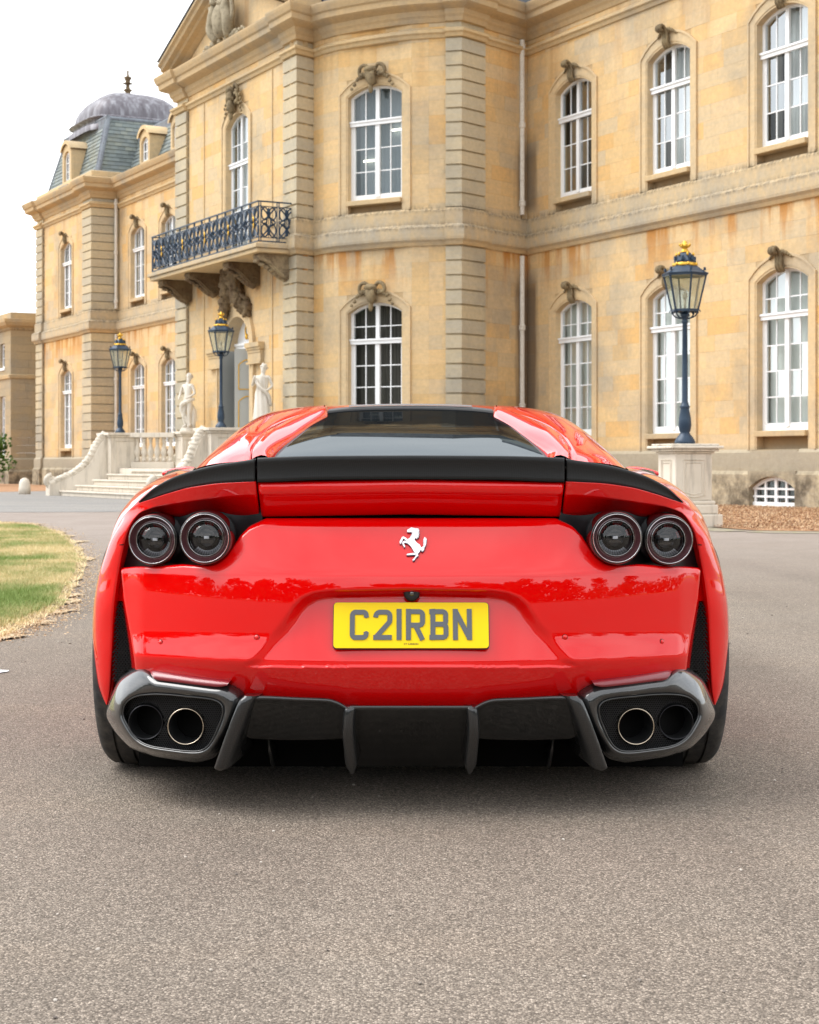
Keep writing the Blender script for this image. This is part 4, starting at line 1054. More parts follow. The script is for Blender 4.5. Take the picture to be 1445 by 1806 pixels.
# ================================================================== LAMPS, PEDESTAL
def lamp_post(P, rz, label):
    root = empty('lamp_post', P, rz); tag(root, label, 'lamp post', 'ornate lamp posts in front of the house'); M = WM[root.name]
    b = MB(); b.lathe([(0.155,0),(0.155,0.03),(0.15,0.05),(0.12,0.10),(0.085,0.14),(0.07,0.17),(0.085,0.20),(0.098,0.28),(0.092,0.38),(0.065,0.52),(0.07,0.54),(0.08,0.56),(0.062,0.58),(0.045,0.64),(0.043,1.2),(0.037,1.8),(0.05,1.82),(0.05,1.85),(0.04,1.86),(0.05,1.90),(0.075,1.93),(0.06,1.95),(0.05,2.0)], 16)
    b.build('post', M_['iron'], root, M, smooth=True)
    b = MB()
    for k in range(6):
        a = pi/6 + k*pi/3; cx, cy = cos(a), sin(a)
        sp = [(0.04,1.88),(0.10,1.89),(0.16,1.92),(0.19,1.97),(0.17,2.0),(0.14,1.985)]
        b.tube(crom([(r*cx, r*cy, z) for r, z in sp], 14), 0.011, 5)
        b.tube([( (0.19+0.045*(1-j/14)*cos(j*.6))*cx, (0.19+0.045*(1-j/14)*cos(j*.6))*cy, 1.975+0.045*(1-j/14)*sin(j*.6)) for j in range(13)], 0.009, 5)
    b.build('scroll_bracket', M_['iron'], root, M)
    def hexr(r, z): return [(r*cos(pi/6+k*pi/3), r*sin(pi/6+k*pi/3), z) for k in range(6)]
    b = MB(); lo, hi = hexr(0.20, 2.0), hexr(0.325, 2.53)
    for k in range(6): b.obox(lo[k], hi[k], 0.022, 0.022); b.obox(lo[k], lo[(k+1)%6], 0.02, 0.035); b.obox(hi[k], hi[(k+1)%6], 0.03, 0.035)
    b.grid([hexr(0.06,1.99), hexr(0.2,1.995), hexr(0.2,2.0)], closed_u=True)
    fr = b.build('lantern_frame', M_['iron'], root, M)
    for k in range(6):
        c = [Vector(lo[k]), Vector(lo[(k+1)%6]), Vector(hi[(k+1)%6]), Vector(hi[k])]
        p = MB(); p.add([v*0.985 + Vector((0,0,0.015*v.z)) for v in c], [(0,1,2,3)]); p.build('glass_pane', M_['lantern_glass'], root, M)
    b = MB(); b.grid([hexr(0.35,2.53), hexr(0.36,2.55), hexr(0.30,2.58), hexr(0.19,2.66), hexr(0.18,2.67)], closed_u=True); b.grid([hexr(0.35,2.53), hexr(0.02,2.56)], closed_u=True)
    for k in range(6):
        a = pi/6+k*pi/3; b.obox((0.30*cos(a),0.30*sin(a),2.59),(0.30*cos(a),0.30*sin(a),2.64), 0.03, 0.03)
    b.lathe([(0.165,2.71),(0.17,2.74),(0.12,2.82),(0.085,2.86),(0.03,2.88)], 6, ph=pi/6)
    for k in range(6): 
        a = k*pi/3; b.box(0.15*cos(a)-.018, 0.15*cos(a)+.018, 0.15*sin(a)-.018, 0.15*sin(a)+.018, 2.75, 2.81)
    b.build('lantern_roof', M_['iron'], root, M)
    b = MB(); b.lathe([(0.17,2.66),(0.18,2.68),(0.165,2.71),(0.16,2.715)], 12)
    for k in range(6): a = pi/6+k*pi/3; b.blob((0.17*cos(a),0.17*sin(a),2.69), 0.028, (1,1,1.2), k, .2, 1); b.blob((0.13*cos(a),0.13*sin(a),2.84), 0.02, (1,1,1.6), k, .2, 1)
    b.lathe([(0.05,2.86),(0.075,2.875),(0.05,2.90),(0.035,2.93),(0.065,2.945),(0.085,2.97),(0.06,2.985),(0.03,3.0),(0.035,3.03),(0.0,3.05)], 12)
    for k in range(8): a = k*pi/4; b.blob((0.08*cos(a),0.08*sin(a),2.985), 0.016, (1,1,1.5), k, .1, 1)
    b.build('gilded_crown', M_['gold'], root, M, smooth=True)
    b = MB(); b.tube([(0,0,2.0),(0,0,2.18)], 0.02, 6); b.blob((0,0,2.22), 0.05, (0.8,0.8,1.2), 1, 0.0); b.build('burner', simple('lamp_burner', (0.6,0.55,0.45), 0.5), root, M, smooth=True)
    return root
LP = lamp_post((4.13, 25.5, 1.245), radians(8), 'largest of the three blue-grey lamp posts, on the square stone pedestal right of the car')
Q = MC @ Vector((CL+hw, -2.2, 0)); l2 = dup(LP, Matrix.Translation((Q.x, Q.y, 1.90)) @ Matrix.Rotation(radians(-22), 4, 'Z')); l2['label'] = 'middle lamp post of the three, in front of the arched doorway'
Q = MC @ Vector((CL-hw, -2.2, 0)); l3 = dup(LP, Matrix.Translation((Q.x, Q.y, 1.90)) @ Matrix.Rotation(radians(-5), 4, 'Z')); l3['label'] = 'leftmost and smallest lamp post, on the far pier of the steps'

pd = empty('stone_pedestal', (4.13, 25.5, 0), radians(17)); tag(pd, 'square panelled stone pedestal carrying the big lamp post right of the car', 'pedestal'); M = WM[pd.name]
b = MB(); b.box(-.42,.42,-.42,.42,0,0.20); b.box(-.37,.37,-.37,.37,0.20,0.34); b.box(-.34,.34,-.34,.34,0.34,0.40); b.build('plinth', M_['pale'], pd, M, bevel=0.02)
b = MB(); b.box(-.30,.30,-.30,.30,0.40,1.10); b.build('shaft', M_['pale'], pd, M, bevel=0.015)
b = MB()
for a in range(4):
    R_ = Matrix.Rotation(a*pi/2, 4, 'Z')
    for ex, t_ in ((0.17, 0.014), (0.13, 0.010)):
        for (x0, x1, z0, z1) in ((-ex, ex, 0.92+ (ex-.17), 0.50-(ex-.17)),):
            pts = [(-ex, 0.48+(.17-ex)), (0, 0.45+(.17-ex)), (ex, 0.48+(.17-ex)), (ex, 1.0-(.17-ex)), (-ex, 1.0-(.17-ex)), (-ex, 0.48+(.17-ex))]
            b.tube([R_ @ Vector((x, -0.302, z)) for x, z in pts], t_, 4)
b.build('panel_moulding', M_['pale'], pd, M)
b = MB(); b.box(-.33,.33,-.33,.33,1.10,1.13); b.box(-.38,.38,-.38,.38,1.132,1.17); b.box(-.43,.43,-.43,.43,1.172,1.215); b.box(-.38,.38,-.38,.38,1.217,1.245); b.build('cap', M_['pale'], pd, M, bevel=0.018)

bo = empty('stone_bollard', (-12.2+0.0, 53.9+0.0, 0)); tag(bo, 'small rounded stone bollard at the left, before the annexe', 'bollard')
b = MB(); b.lathe([(0.19,0),(0.19,0.2),(0.17,0.38),(0.13,0.47),(0.06,0.52),(0.0,0.53)], 12); b.build('shaft', M_['pale'], bo, WM[bo.name], smooth=True)

# ================================================================== GROUND
g = NG('drive_tarmac'); p = g.pos()
v1 = g.n('ShaderNodeTexVoronoi'); v1.feature = 'F1'; g.set(v1, 'Vector', p); g.set(v1, 'Scale', 235.0)
v2 = g.vor(p, 420.0); n1 = g.noise(p, 120, 3, 0.6)
sepc = g.n('ShaderNodeSeparateColor'); g.t.links.new(v1.outputs['Color'], sepc.inputs[0])
c = g.ramp(sepc.outputs[0], [(0,(0.125,0.104,0.082)),(0.35,(0.225,0.188,0.150)),(0.6,(0.300,0.252,0.202)),(0.85,(0.405,0.342,0.277)),(1,(0.60,0.51,0.42))])
c = g.mix(g.rng(v1.outputs['Distance'], 0.35, 0.65, 0, 0.5), c, (0.07,0.058,0.048))
c = g.mix(g.rng(g.noise(p, 0.35, 5, 0.6), 0.35, 0.7, 0, 0.45), c, g.mix(1.0, c, (0.86,0.80,0.80), 'MULTIPLY'))
c = g.mix(g.rng(g.noise(g.map(p,(0.5,1.6,1)), 0.9, 5, 0.6), 0.5, 0.72, 0, 0.35), c, g.mix(1.0, c, (1.25,1.18,1.1), 'MULTIPLY'))
c = g.mix(g.rng(g.noise(p, 3.0, 6, 0.7), 0.58, 0.75, 0, 0.3), c, (0.10,0.09,0.078))
tw = g.noise(g.map(p, (1.6, 0.12, 1), rot=(0,0,radians(12))), 1.0, 5, 0.6)
c = g.mix(g.rng(g.noise(p, 0.9, 7, 0.72), 0.42, 0.62, 0, 0.32), c, g.mix(1.0, c, (0.80,0.78,0.77), 'MULTIPLY'))
c = g.mix(g.rng(tw, 0.47, 0.64, 0, 0.42), c, g.mix(1.0, c, (0.74,0.73,0.73), 'MULTIPLY'))
yy = g.sep(p)[1]
c = g.mix(g.rng(yy, 12, 24, 0, 0.75), c, g.mix(g.rng(g.noise(p, 1.3, 6, 0.7), 0.3, 0.7), (0.30,0.25,0.22), (0.38,0.325,0.29)))
h = g.math('SUBTRACT', 1.0, g.math('MULTIPLY', v1.outputs['Distance'], 1.3))
g.P(color=c, rough=0.88, spec=0.25, normal=g.bump(g.math('ADD', h, g.math('MULTIPLY', n1, 0.5)), 0.75, 0.004)); M_['tarmac'] = g.m
g = NG('grey_gravel'); p = g.pos()
c = g.ramp(g.vor(p, 26, out='Color') if False else g.noise(p, 22, 4, 0.75), [(0.3,(0.15,0.14,0.13)),(0.5,(0.27,0.255,0.235)),(0.7,(0.42,0.40,0.37))])
c = g.mix(g.rng(g.noise(g.map(p,(0.3,1,1)), 0.8, 4), 0.4, 0.6, 0, 0.5), c, (0.20,0.20,0.20)); g.P(color=c, rough=0.95, normal=g.bump(g.noise(p, 22, 4, .7), 0.8, 0.03)); M_['gravel'] = g.m
g = NG('dry_soil'); p = g.pos()
c = g.ramp(g.noise(p, 5, 7, 0.75), [(0.3,(0.14,0.075,0.04)),(0.5,(0.38,0.20,0.10)),(0.68,(0.58,0.38,0.22))]); g.P(color=c, rough=0.95, normal=g.bump(g.noise(p, 9, 6, .7), 1, 0.04)); M_['soil'] = g.m
g = NG('rough_kerb'); p = g.pos()
c = g.ramp(g.noise(p, 6, 6, 0.75), [(0.3,(0.15,0.13,0.10)),(0.52,(0.30,0.26,0.20)),(0.62,(0.22,0.24,0.07)),(0.7,(0.34,0.30,0.24))]); g.P(color=c, rough=0.95); M_['edge'] = g.m
g = NG('lawn_soil'); p = g.pos()
c = g.ramp(g.noise(p, 1.1, 6, 0.65), [(0.32,(0.22,0.25,0.08)),(0.47,(0.34,0.32,0.12)),(0.6,(0.45,0.38,0.17)),(0.75,(0.56,0.45,0.25))]); g.P(color=c, rough=0.95, normal=g.bump(g.noise(p, 30, 4, .7), 1, 0.03)); M_['lawn'] = g.m
g = NG('dry_verge'); p = g.pos()
c = g.ramp(g.noise(p, 9, 7, 0.75), [(0.3,(0.20,0.14,0.08)),(0.5,(0.52,0.40,0.25)),(0.7,(0.70,0.58,0.40))]); g.P(color=c, rough=0.95, normal=g.bump(g.noise(p, 40, 4, .7), 1, 0.02)); M_['verge'] = g.m

def sheet(name, poly, z, mat, kind='structure', sub=0):
    b = MB(); b.add([(x, y, z) for x, y in poly], [tuple(range(len(poly)))]); o = b.build(name, mat, fix=False); tag(o, kind=kind); return o
sheet('ground', [(-500,-500),(500,-500),(500,500),(-500,500)], -0.012, M_['lawn'])
sheet('driveway', [(-60,-60),(60,-60),(60,95),(-60,95)], 0.0, M_['tarmac'])
sheet('gravel_forecourt', [(-40,33.2),(-7,33.4),(-3.5,34.2),(2,38),(2.0,44.8),(-3,47),(-8,58),(-13,72),(-16,84),(-40,84)], 0.004, M_['gravel'])
sheet('soil_bed', [(-40,57.5),(-14.2,57.5),(-12.3,62),(-9.5,67),(-13.4,74),(-18,84),(-25,92),(-40,90)], 0.008, M_['soil'])
# leaf bed in front of the right wing
def near_wall(t, o): q = RW0 - U*t + OUT*o; return (q.x, q.y)
bedp = [near_wall(0.4,0.5), near_wall(3,2.0), (3.2,33), (4.2,26.2), (4.9,23.9), (7,23.2), (10,22.6), (14,21.0), (17,20), near_wall(25,0.1), near_wall(0.4,0.0)]
sheet('leaf_bed', bedp, 0.010, M_['soil'])
edge = [(3.1,33),(4.05,26.2),(4.75,23.75),(7,23.0),(10,22.4),(14,20.8),(17,19.8)]
b = MB(); 
for (a, c) in zip(edge, edge[1:]):
    d = (Vector(c)-Vector(a)).normalized(); n_ = Vector((d.y,-d.x))
    L = (Vector(c)-Vector(a)).length; k = 0.0
    while k < L-0.02:
        e = min(L, k+random.uniform(.25,.6)); w0 = random.uniform(.35,.6)
        q0 = Vector(a)+d*k; q1 = Vector(a)+d*e
        b.add([(q0.x,q0.y,.012),(q1.x,q1.y,.012),(q1.x+n_.x*w0,q1.y+n_.y*w0,.006),(q0.x+n_.x*w0,q0.y+n_.y*w0,.006)], [(0,1,2,3)]); k = e
tag(b.build('bed_edge', M_['edge'], fix=False), kind='structure')

# fallen leaves on the beds
g = NG('dead_leaves')
c = g.ramp(g.attr(), [(0,(0.13,0.07,0.04)),(0.3,(0.34,0.19,0.10)),(0.6,(0.52,0.34,0.19)),(1,(0.68,0.52,0.34))]); g.P(color=c, rough=0.8); M_['leaf'] = g.m
def inpoly(x, y, P):
    r_ = False; j = len(P)-1
    for i in range(len(P)):
        if (P[i][1] > y) != (P[j][1] > y) and x < (P[j][0]-P[i][0])*(y-P[i][1])/(P[j][1]-P[i][1])+P[i][0]: r_ = not r_
        j = i
    return r_
random.seed(21); b = MB(); cnt = 0
while cnt < 30000:
    x, y = random.uniform(2.5, 17), random.uniform(19.5, 46)
    if not inpoly(x, y, bedp) or abs((x)/y) > 0.27: continue
    cnt += 1; s = random.uniform(.008,.022); a = random.uniform(0, 2*pi); z = .012+random.random()*.03; b.tint = random.random()
    b.add([(x+s*cos(a), y+s*sin(a), z+random.uniform(0,.03)), (x+s*.5*cos(a+1.6), y+s*.5*sin(a+1.6), z), (x-s*cos(a), y-s*sin(a), z+random.uniform(0,.03)), (x+s*.5*cos(a-1.6), y+s*.5*sin(a-1.6), z+.01)], [(0,1,2,3)])
tag(b.build('fallen_leaves', M_['leaf'], fix=False), 'brown fallen leaves lying on the bed under the right wing', 'leaves', kind='stuff')

# lawn, lower left
def gw(px, py, ): Y = CAM_H*3000/(py-820); return ((px-722.5)/3000*Y, Y)
gpx = [(-900,928),(0,922),(60,926),(110,940),(140,965),(152,990),(148,1015),(128,1045),(112,1072),(80,1093),(40,1112),(0,1130),(-500,1290)]
lawn = [gw(*q) for q in gpx]
inner = [gw(*q) for q in [(-900,932),(0,926),(55,930),(100,944),(125,966),(135,990),(131,1012),(112,1040),(98,1064),(70,1082),(34,1097),(0,1112),(-500,1260)]]
def rough_poly(P, amp, n=10):
    o_ = []
    for i, (a, c) in enumerate(zip(P, P[1:]+P[:1])):
        for k in range(n):
            x, y = lerp(a[0],c[0],k/n), lerp(a[1],c[1],k/n); q = noise.noise(Vector((x*3,y*3,0)))*amp + noise.noise(Vector((x*9,y*9,4)))*amp*.6
            o_.append((x+q, y+q*.8))
    return o_
sheet('dry_verge', rough_poly(lawn, .25), 0.012, M_['verge'], 'structure')
sheet('lawn_ground', rough_poly(inner, .2), 0.018, M_['lawn'], 'structure')
g = NG('grass_blades')
c = g.ramp(g.attr(), [(0,(0.22,0.30,0.08)),(0.3,(0.34,0.38,0.14)),(0.55,(0.52,0.46,0.22)),(1,(0.76,0.62,0.36))]); g.P(color=c, rough=0.6, spec=0.3); M_['grass'] = g.m
random.seed(4); b = MB(); cnt = 0; V = b.v; F = b.f
while cnt < 85000:
    Y = 9.0*(28.5/9.0)**random.random(); x = random.uniform(-0.262, -0.175)*Y
    if not inpoly(x, Y, lawn): continue
    nn = noise.noise(Vector((x*.9, Y*.5, 0)))+.5*noise.noise(Vector((x*3.5, Y*2, 3)))
    inn = inpoly(x, Y, inner)
    if not inn and random.random() < 0.82: continue
    cnt += 1; hgt = random.uniform(.02,.05)*(1 if inn else .6); s = .0025*(1+Y/14); a = random.uniform(0, 2*pi); lx, ly = random.uniform(-.025,.025), random.uniform(-.025,.025)
    b.tint = min(1, max(0, .60+nn*.95+random.uniform(-.2,.2)+(0 if inn else .4)))
    b.add([(x-s*cos(a), Y-s*sin(a), .012), (x+s*cos(a), Y+s*sin(a), .012), (x+lx, Y+ly, .015+hgt)], [(0,1,2)])
tag(b.build('grass', M_['grass'], fix=False), 'short half-dry grass on the lawn left of the car', 'grass', kind='stuff')
# scattered straw at the lawn edge and small stones on the drive
random.seed(9); b = MB(); b2 = MB()
for k in range(6500):
    i = random.randrange(1, len(lawn)-2); t = random.random(); x, y = lerp(lawn[i][0],lawn[i+1][0],t), lerp(lawn[i][1],lawn[i+1][1],t)
    d = abs(random.gauss(0, .22)); x += random.gauss(0,.16)*.6; y += random.gauss(0,.24); s = random.uniform(.003,.011); a = random.uniform(0,2*pi); b.tint = random.uniform(.55,1)
    b.add([(x+s*cos(a),y+s*sin(a),.016),(x+s*.25*cos(a+1.6),y+s*.25*sin(a+1.6),.02),(x-s*cos(a),y-s*sin(a),.016),(x+s*.25*cos(a-1.6),y+s*.25*sin(a-1.6),.015)], [(0,1,2,3)])
tag(b.build('straw_litter', M_['leaf'], fix=False), 'dry straw scattered along the lawn edge', 'straw', kind='stuff')
for k in range(260):
    Y = 2.6*(22/2.6)**random.random(); x = random.uniform(-.26,.26)*Y; s = random.uniform(.002,.0045)*(1 if Y<6 else 1.6)
    b2.tint = random.random(); b2.blob((x,Y,s*.5), s, (1,1.2,.7), k, .3, 1)
g = NG('loose_chippings'); g.P(color=g.ramp(g.attr(), [(0,(.12,.1,.09)),(.6,(.35,.3,.25)),(1,(.62,.56,.5))]), rough=.9); M_['chip'] = g.m
tag(b2.build('loose_chippings', M_['chip'], fix=False), 'small stone chippings lying loose on the drive', 'chippings', kind='stuff')
# white road mark at the left edge
sheet('painted_mark', [gw(-8,1183), gw(-6,1189), gw(14,1186), gw(16,1184)], 0.005, M_['white'])

# ---- vegetation
def leaf_mat(name, stops):
    g = NG(name); c = g.ramp(g.attr(), stops); g.P(color=c, rough=0.6, spec=0.25)
    tl = g.n('ShaderNodeBsdfTranslucent'); g.t.links.new(c, tl.inputs[0]); m = g.n('ShaderNodeMixShader'); m.inputs[0].default_value = .3
    g.t.links.new(g.b.outputs[0], m.inputs[1]); g.t.links.new(tl.outputs[0], m.inputs[2]); g.t.links.new(m.outputs[0], g.out.inputs[0]); return g.m
M_['foliage'] = leaf_mat('foliage', [(0,(0.03,0.07,0.015)),(.5,(0.07,0.15,0.03)),(1,(0.16,0.27,0.05))])
M_['foliage_dark'] = leaf_mat('dark_foliage', [(0,(0.02,0.04,0.012)),(.5,(0.045,0.08,0.02)),(1,(0.09,0.13,0.035))])
M_['bark'] = carved_mat('bark', (0.12,0.09,0.06), (0.07,0.055,0.04))
def leaves(b, c, r, sc, n, size):
    for k in range(n):
        v = Vector((random.gauss(0,1), random.gauss(0,1), random.gauss(0,1))).normalized()*r*(random.random()**.4)
        p = Vector(c)+Vector((v.x*sc[0], v.y*sc[1], v.z*sc[2])); s = size*random.uniform(.6,1.3)
        a = Vector((random.gauss(0,1), random.gauss(0,1), random.gauss(0,1))).normalized(); e = a.orthogonal().normalized(); f = a.cross(e)
        b.tint = random.random(); b.add([p+e*s, p+f*s*.6, p-e*s, p-f*s*.6], [(0,1,2,3)])
random.seed(31)
bu = empty('shrub', (-19.0, 76, 0)); tag(bu, 'bright green shrub at the left edge of the frame beside the annexe', 'shrub')
b = MB()
for k in range(14): leaves(b, (random.uniform(-1.2,.7), random.uniform(-.8,.8), random.uniform(.4,2.0)), .6, (1,1,.8), 150, .09)
b.build('foliage', M_['foliage'], bu, WM[bu.name], fix=False); b = MB()
for k in range(5): b.tube([(0,0,0),(random.uniform(-.8,.6),random.uniform(-.4,.4),1.6)], .03, 5)
b.build('stem', M_['bark'], bu, WM[bu.name])
# trees that stand behind the photographer and to the left: they show only in paint, glass and windows
random.seed(12)
woods = MB(); tr_ = MB()
spots = [(-75,-55,17),(-60,-66,12),(-47,-58,15),(-33,-72,19),(-20,-66,13),(-9,-80,11),(3,-70,12),(14,-78,17),(25,-62,14),(36,-74,19),(50,-66,16),(63,-60,18),
         (-95,5,15),(-100,-20,17),(-88,-38,15),(-92,26,11),(95,-30,15),(90,-55,17),(-92,-8,22),(-84,8,20),(-97,-14,23),(-86,-2,18),(-90,-26,19),(-68,-58,14),(-54,-62,16),(-40,-66,13),(-27,-70,14),(-2,-74,13),(9,-76,12),(19,-72,13),(30,-70,15),(43,-72,13),(56,-64,14)]
for (x, y, h) in spots:
    tr_.tube([(x,y,0),(x+.5,y,h*.45),(x,y+.5,h*.8)], [.5,.35,.1], 7)
    for k in range(26):
        a = random.uniform(0,2*pi); rr = random.uniform(.1,.5)*h*.9; zz = random.uniform(.12,.92)*h; rr *= 1-.6*(zz/h-.3)**2
        leaves(woods, (x+rr*cos(a), y+rr*sin(a), zz), h*.15, (1.2,1.2,.8), 60, .75)
for k in range(170):
    a = radians(lerp(150, 390, k/169)); rr = random.uniform(62, 84); leaves(woods, (rr*cos(a)*1.15, rr*sin(a), random.uniform(.6,4.2)), 3.0, (1.6,1.6,1), 60, .8)
wo = woods.build('distant_trees', M_['foliage_dark'], None, fix=False); tag(wo, 'far line of trees across the park, seen only as reflections', 'trees', kind='stuff')
to = tr_.build('distant_trunks', M_['bark'], wo, None); tag(to, kind='stuff')
# ================================================================== CAR
# car space: x to the right, y forward from the tail, z up, measured off the drawing sheet
D0 = 4.45; F0 = 3000.0; ZH = CAM_H
CX = 0.0037
car = empty('sports_car', (CX, D0, 0)); tag(car, 'red sports car seen from behind with black rear spoiler and yellow number plate', 'car')
MCAR = WM[car.name]
def C(dx, py, y):
    D = D0+y; return Vector((dx/F0*D, y, ZH + (820-py)/F0*D))

# --- materials
g = NG('red_paint'); p = g.obj()
fl = g.noise(g.n('ShaderNodeNewGeometry').outputs['Position'], 900, 2, .5)
dust = g.math('MULTIPLY', g.rng(g.sep(p)[2], 0.55, 0.22), g.rng(g.noise(p, 7, 6, .7), .35, .75, 0, .010))
g.P(color=g.mix(dust, (0.76,0.001,0.0015), (0.40,0.33,0.27)), rough=0.5, metal=0.0, spec=0.0, coat=1.0, coatr=0.012)
g.b.inputs['Coat IOR'].default_value = 1.6
M_['red'] = g.m
def weave(g, scale):
    p = g.obj(); q = g.map(p, (scale, scale, scale), rot=(0, radians(45), 0))
    ch = g.n('ShaderNodeTexChecker'); g.set(ch, 'Vector', q); g.set(ch, 'Scale', 1.0); return ch.outputs['Fac']
g = NG('glossy_carbon'); wv = weave(g, 330.0)
g.P(color=g.mix(wv, (0.006,0.0065,0.007), (0.016,0.017,0.018)), rough=0.4, metal=0.0, coat=1.0, coatr=0.03, spec=0.3); g.b.inputs['Coat IOR'].default_value = 1.5; M_['carbon'] = g.m
g = NG('high_gloss_carbon'); wv = weave(g, 330.0)
g.P(color=g.mix(wv, (0.006,0.0065,0.007), (0.016,0.017,0.018)), rough=0.4, coat=1.0, coatr=0.015, spec=0.3); g.b.inputs['Coat IOR'].default_value = 1.72; M_['carbon_gloss'] = g.m
g = NG('satin_carbon'); wv = weave(g, 260.0)
g.P(color=g.mix(wv, (0.010,0.0105,0.011), (0.016,0.0165,0.017)), rough=0.55, metal=0.0, coat=0.1, coatr=0.35, spec=0.3); M_['carbon_satin'] = g.m
M_['black'] = simple('black_plastic', (0.012,0.012,0.013), 0.45)
M_['satinblack'] = simple('satin_black_lamp_housing', (0.018,0.017,0.019), 0.28, spec=0.5)
M_['void'] = simple('dark_underside', (0.006,0.006,0.006), 0.8, spec=0.1)
M_['glossblack'] = simple('gloss_black_trim', (0.01,0.01,0.011), 0.12, coat=1.0)
g = NG('tyre_rubber'); p = g.obj()
g.P(color=g.mix(g.rng(g.noise(p, 22, 6, .7), .42, .7), (0.030,0.030,0.031), (0.085,0.078,0.068)), rough=0.7, spec=0.35, normal=g.bump(g.noise(p, 300, 2, .5), .15, .001)); M_['tyre'] = g.m
M_['rim'] = simple('dark_alloy', (0.05,0.05,0.055), 0.3, 0.9)
M_['chrome'] = simple('polished_metal', (0.75,0.75,0.77), 0.12, 1.0)
g = NG('exhaust_steel'); p = g.obj(); g.P(color=(0.62,0.53,0.42,1), rough=0.2, metal=1.0); M_['steel'] = g.m
M_['pipe_in'] = simple('sooty_pipe', (0.035,0.036,0.037), 0.5, 0.5)
g = NG('red_reflector'); p = g.obj()
cells = g.vor(p, 260, out='Distance')
g.P(color=(0.20,0.004,0.012,1), rough=0.35, coat=1.0, coatr=0.01, spec=.6, normal=g.bump(cells, .3, .002)); g.b.inputs['Coat IOR'].default_value = 1.35; M_['reflector'] = g.m
g = NG('lamp_ring_lens'); g.P(color=(0.12,0.045,0.052,1), rough=0.10, metal=0.5, coat=0.6, coatr=0.015); M_['ringlens'] = g.m
M_['lampmetal'] = simple('lamp_reflector_metal', (0.72,0.75,0.78), 0.4, 0.25)
M_['lampdark'] = simple('lamp_inner_dark', (0.10,0.10,0.105), 0.25, 0.6)
M_['lampred'] = simple('lamp_red_segment', (0.45,0.03,0.03), 0.3, coat=1.0)
def clear(name, tint, refl=0.10, rough=0.01, top=1.0):
    g = NG(name); fr = g.n('ShaderNodeFresnel'); fr.inputs[0].default_value = 1.5
    gl = g.n('ShaderNodeBsdfGlossy'); gl.inputs['Roughness'].default_value = rough
    tr = g.n('ShaderNodeBsdfTransparent'); tr.inputs[0].default_value = (*tint, 1); m = g.n('ShaderNodeMixShader')
    g.t.links.new(g.rng(fr.outputs[0], 0, 1, refl, top), m.inputs[0]); g.t.links.new(tr.outputs[0], m.inputs[1]); g.t.links.new(gl.outputs[0], m.inputs[2]); g.t.links.new(m.outputs[0], g.out.inputs[0]); return g.m
M_['lampglass'] = clear('clear_lamp_lens', (0.85,0.85,0.87), 0.02)
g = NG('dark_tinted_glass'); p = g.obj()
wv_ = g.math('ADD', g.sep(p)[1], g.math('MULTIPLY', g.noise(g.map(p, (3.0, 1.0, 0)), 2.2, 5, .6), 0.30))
yb_ = g.rng(wv_, 1.16, 1.24)  # weaker gloss past a wavy edge paints a dark reflection on the upper glass
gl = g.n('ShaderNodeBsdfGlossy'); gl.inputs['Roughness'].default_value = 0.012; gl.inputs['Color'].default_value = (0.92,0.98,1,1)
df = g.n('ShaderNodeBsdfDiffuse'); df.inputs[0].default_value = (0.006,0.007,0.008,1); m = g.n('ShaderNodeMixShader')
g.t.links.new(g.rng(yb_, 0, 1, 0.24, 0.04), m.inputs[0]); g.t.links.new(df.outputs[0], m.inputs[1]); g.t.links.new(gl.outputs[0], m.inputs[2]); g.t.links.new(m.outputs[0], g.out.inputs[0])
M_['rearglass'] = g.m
M_['plate'] = simple('yellow_reflective_plate', (0.93,0.66,0.0), 0.4, coat=0.05, coatr=.1, spec=.2)
M_['plate_ink'] = simple('grey_gel_characters', (0.055,0.062,0.075), 0.25, coat=.7)
M_['ink'] = simple('dark_print', (0.03,0.03,0.03), 0.5)
M_['badge'] = simple('silver_badge', (0.86,0.86,0.88), 0.22, 0.35)
M_['badge_shade'] = simple('badge_shadow_line', (0.05,0.05,0.09), 0.3)

def cb(b, name, mat, smooth=True, parent=car, fix=True, **kw): return b.build(name, mat, parent, MCAR, smooth=smooth, fix=fix, **kw)

# --- shape of the tail: plan curve and vertical profile
def plan(dx): return 0.30*(abs(dx)/510.0)**3.0
SL = [(905,30),(918,42),(930,32),(1000,29),(1012,23),(1018,9),(1035,5.5),(1060,2.5),(1085,1),(1116,1),(1125,8),(1133,16),(1148,21),(1164,21),(1167.5,8),(1172,-20),(1180,-30),(1215,-34),(1260,-40)]
PROF = {}
def _mkprof():
    acc = 0.0; vals = {}
    for py in range(905, 1261): vals[py] = acc; acc -= math.tan(radians(interp(SL, py)))*0.00149
    ref = vals[1166]
    for k in vals: PROF[k] = vals[k]-ref
_mkprof()
def prof(py):
    py = max(905.0, min(1259.999, py)); i = int(py); return lerp(PROF[i], PROF[i+1], py-i)
def c2off(dx): return -12.0*(abs(dx)/460.0)**2
def warp(dx, py):
    """character lines rise towards the sides"""
    if py < 1019: return py - (-5*(abs(dx)/510)**2)*smooth01((py-930)/90)
    return py - lerp(-5*(abs(dx)/510)**2, c2off(dx), smooth01((py-1060)/100))
def seg_dist(px, py, a, b_):
    ax, ay = a; bx, by = b_; t = max(0, min(1, ((px-ax)*(bx-ax)+(py-ay)*(by-ay))/((bx-ax)**2+(by-ay)**2))); return hypot(px-ax-t*(bx-ax), py-ay-t*(by-ay))
RECP = [(-300,1176),(-262,1134),(-232,1100),(-208,1066),(-192,1052),(-172,1044),(-140,1040),(0,1037),(140,1040),(172,1044),(192,1052),(208,1066),(232,1100),(262,1134),(300,1176)]
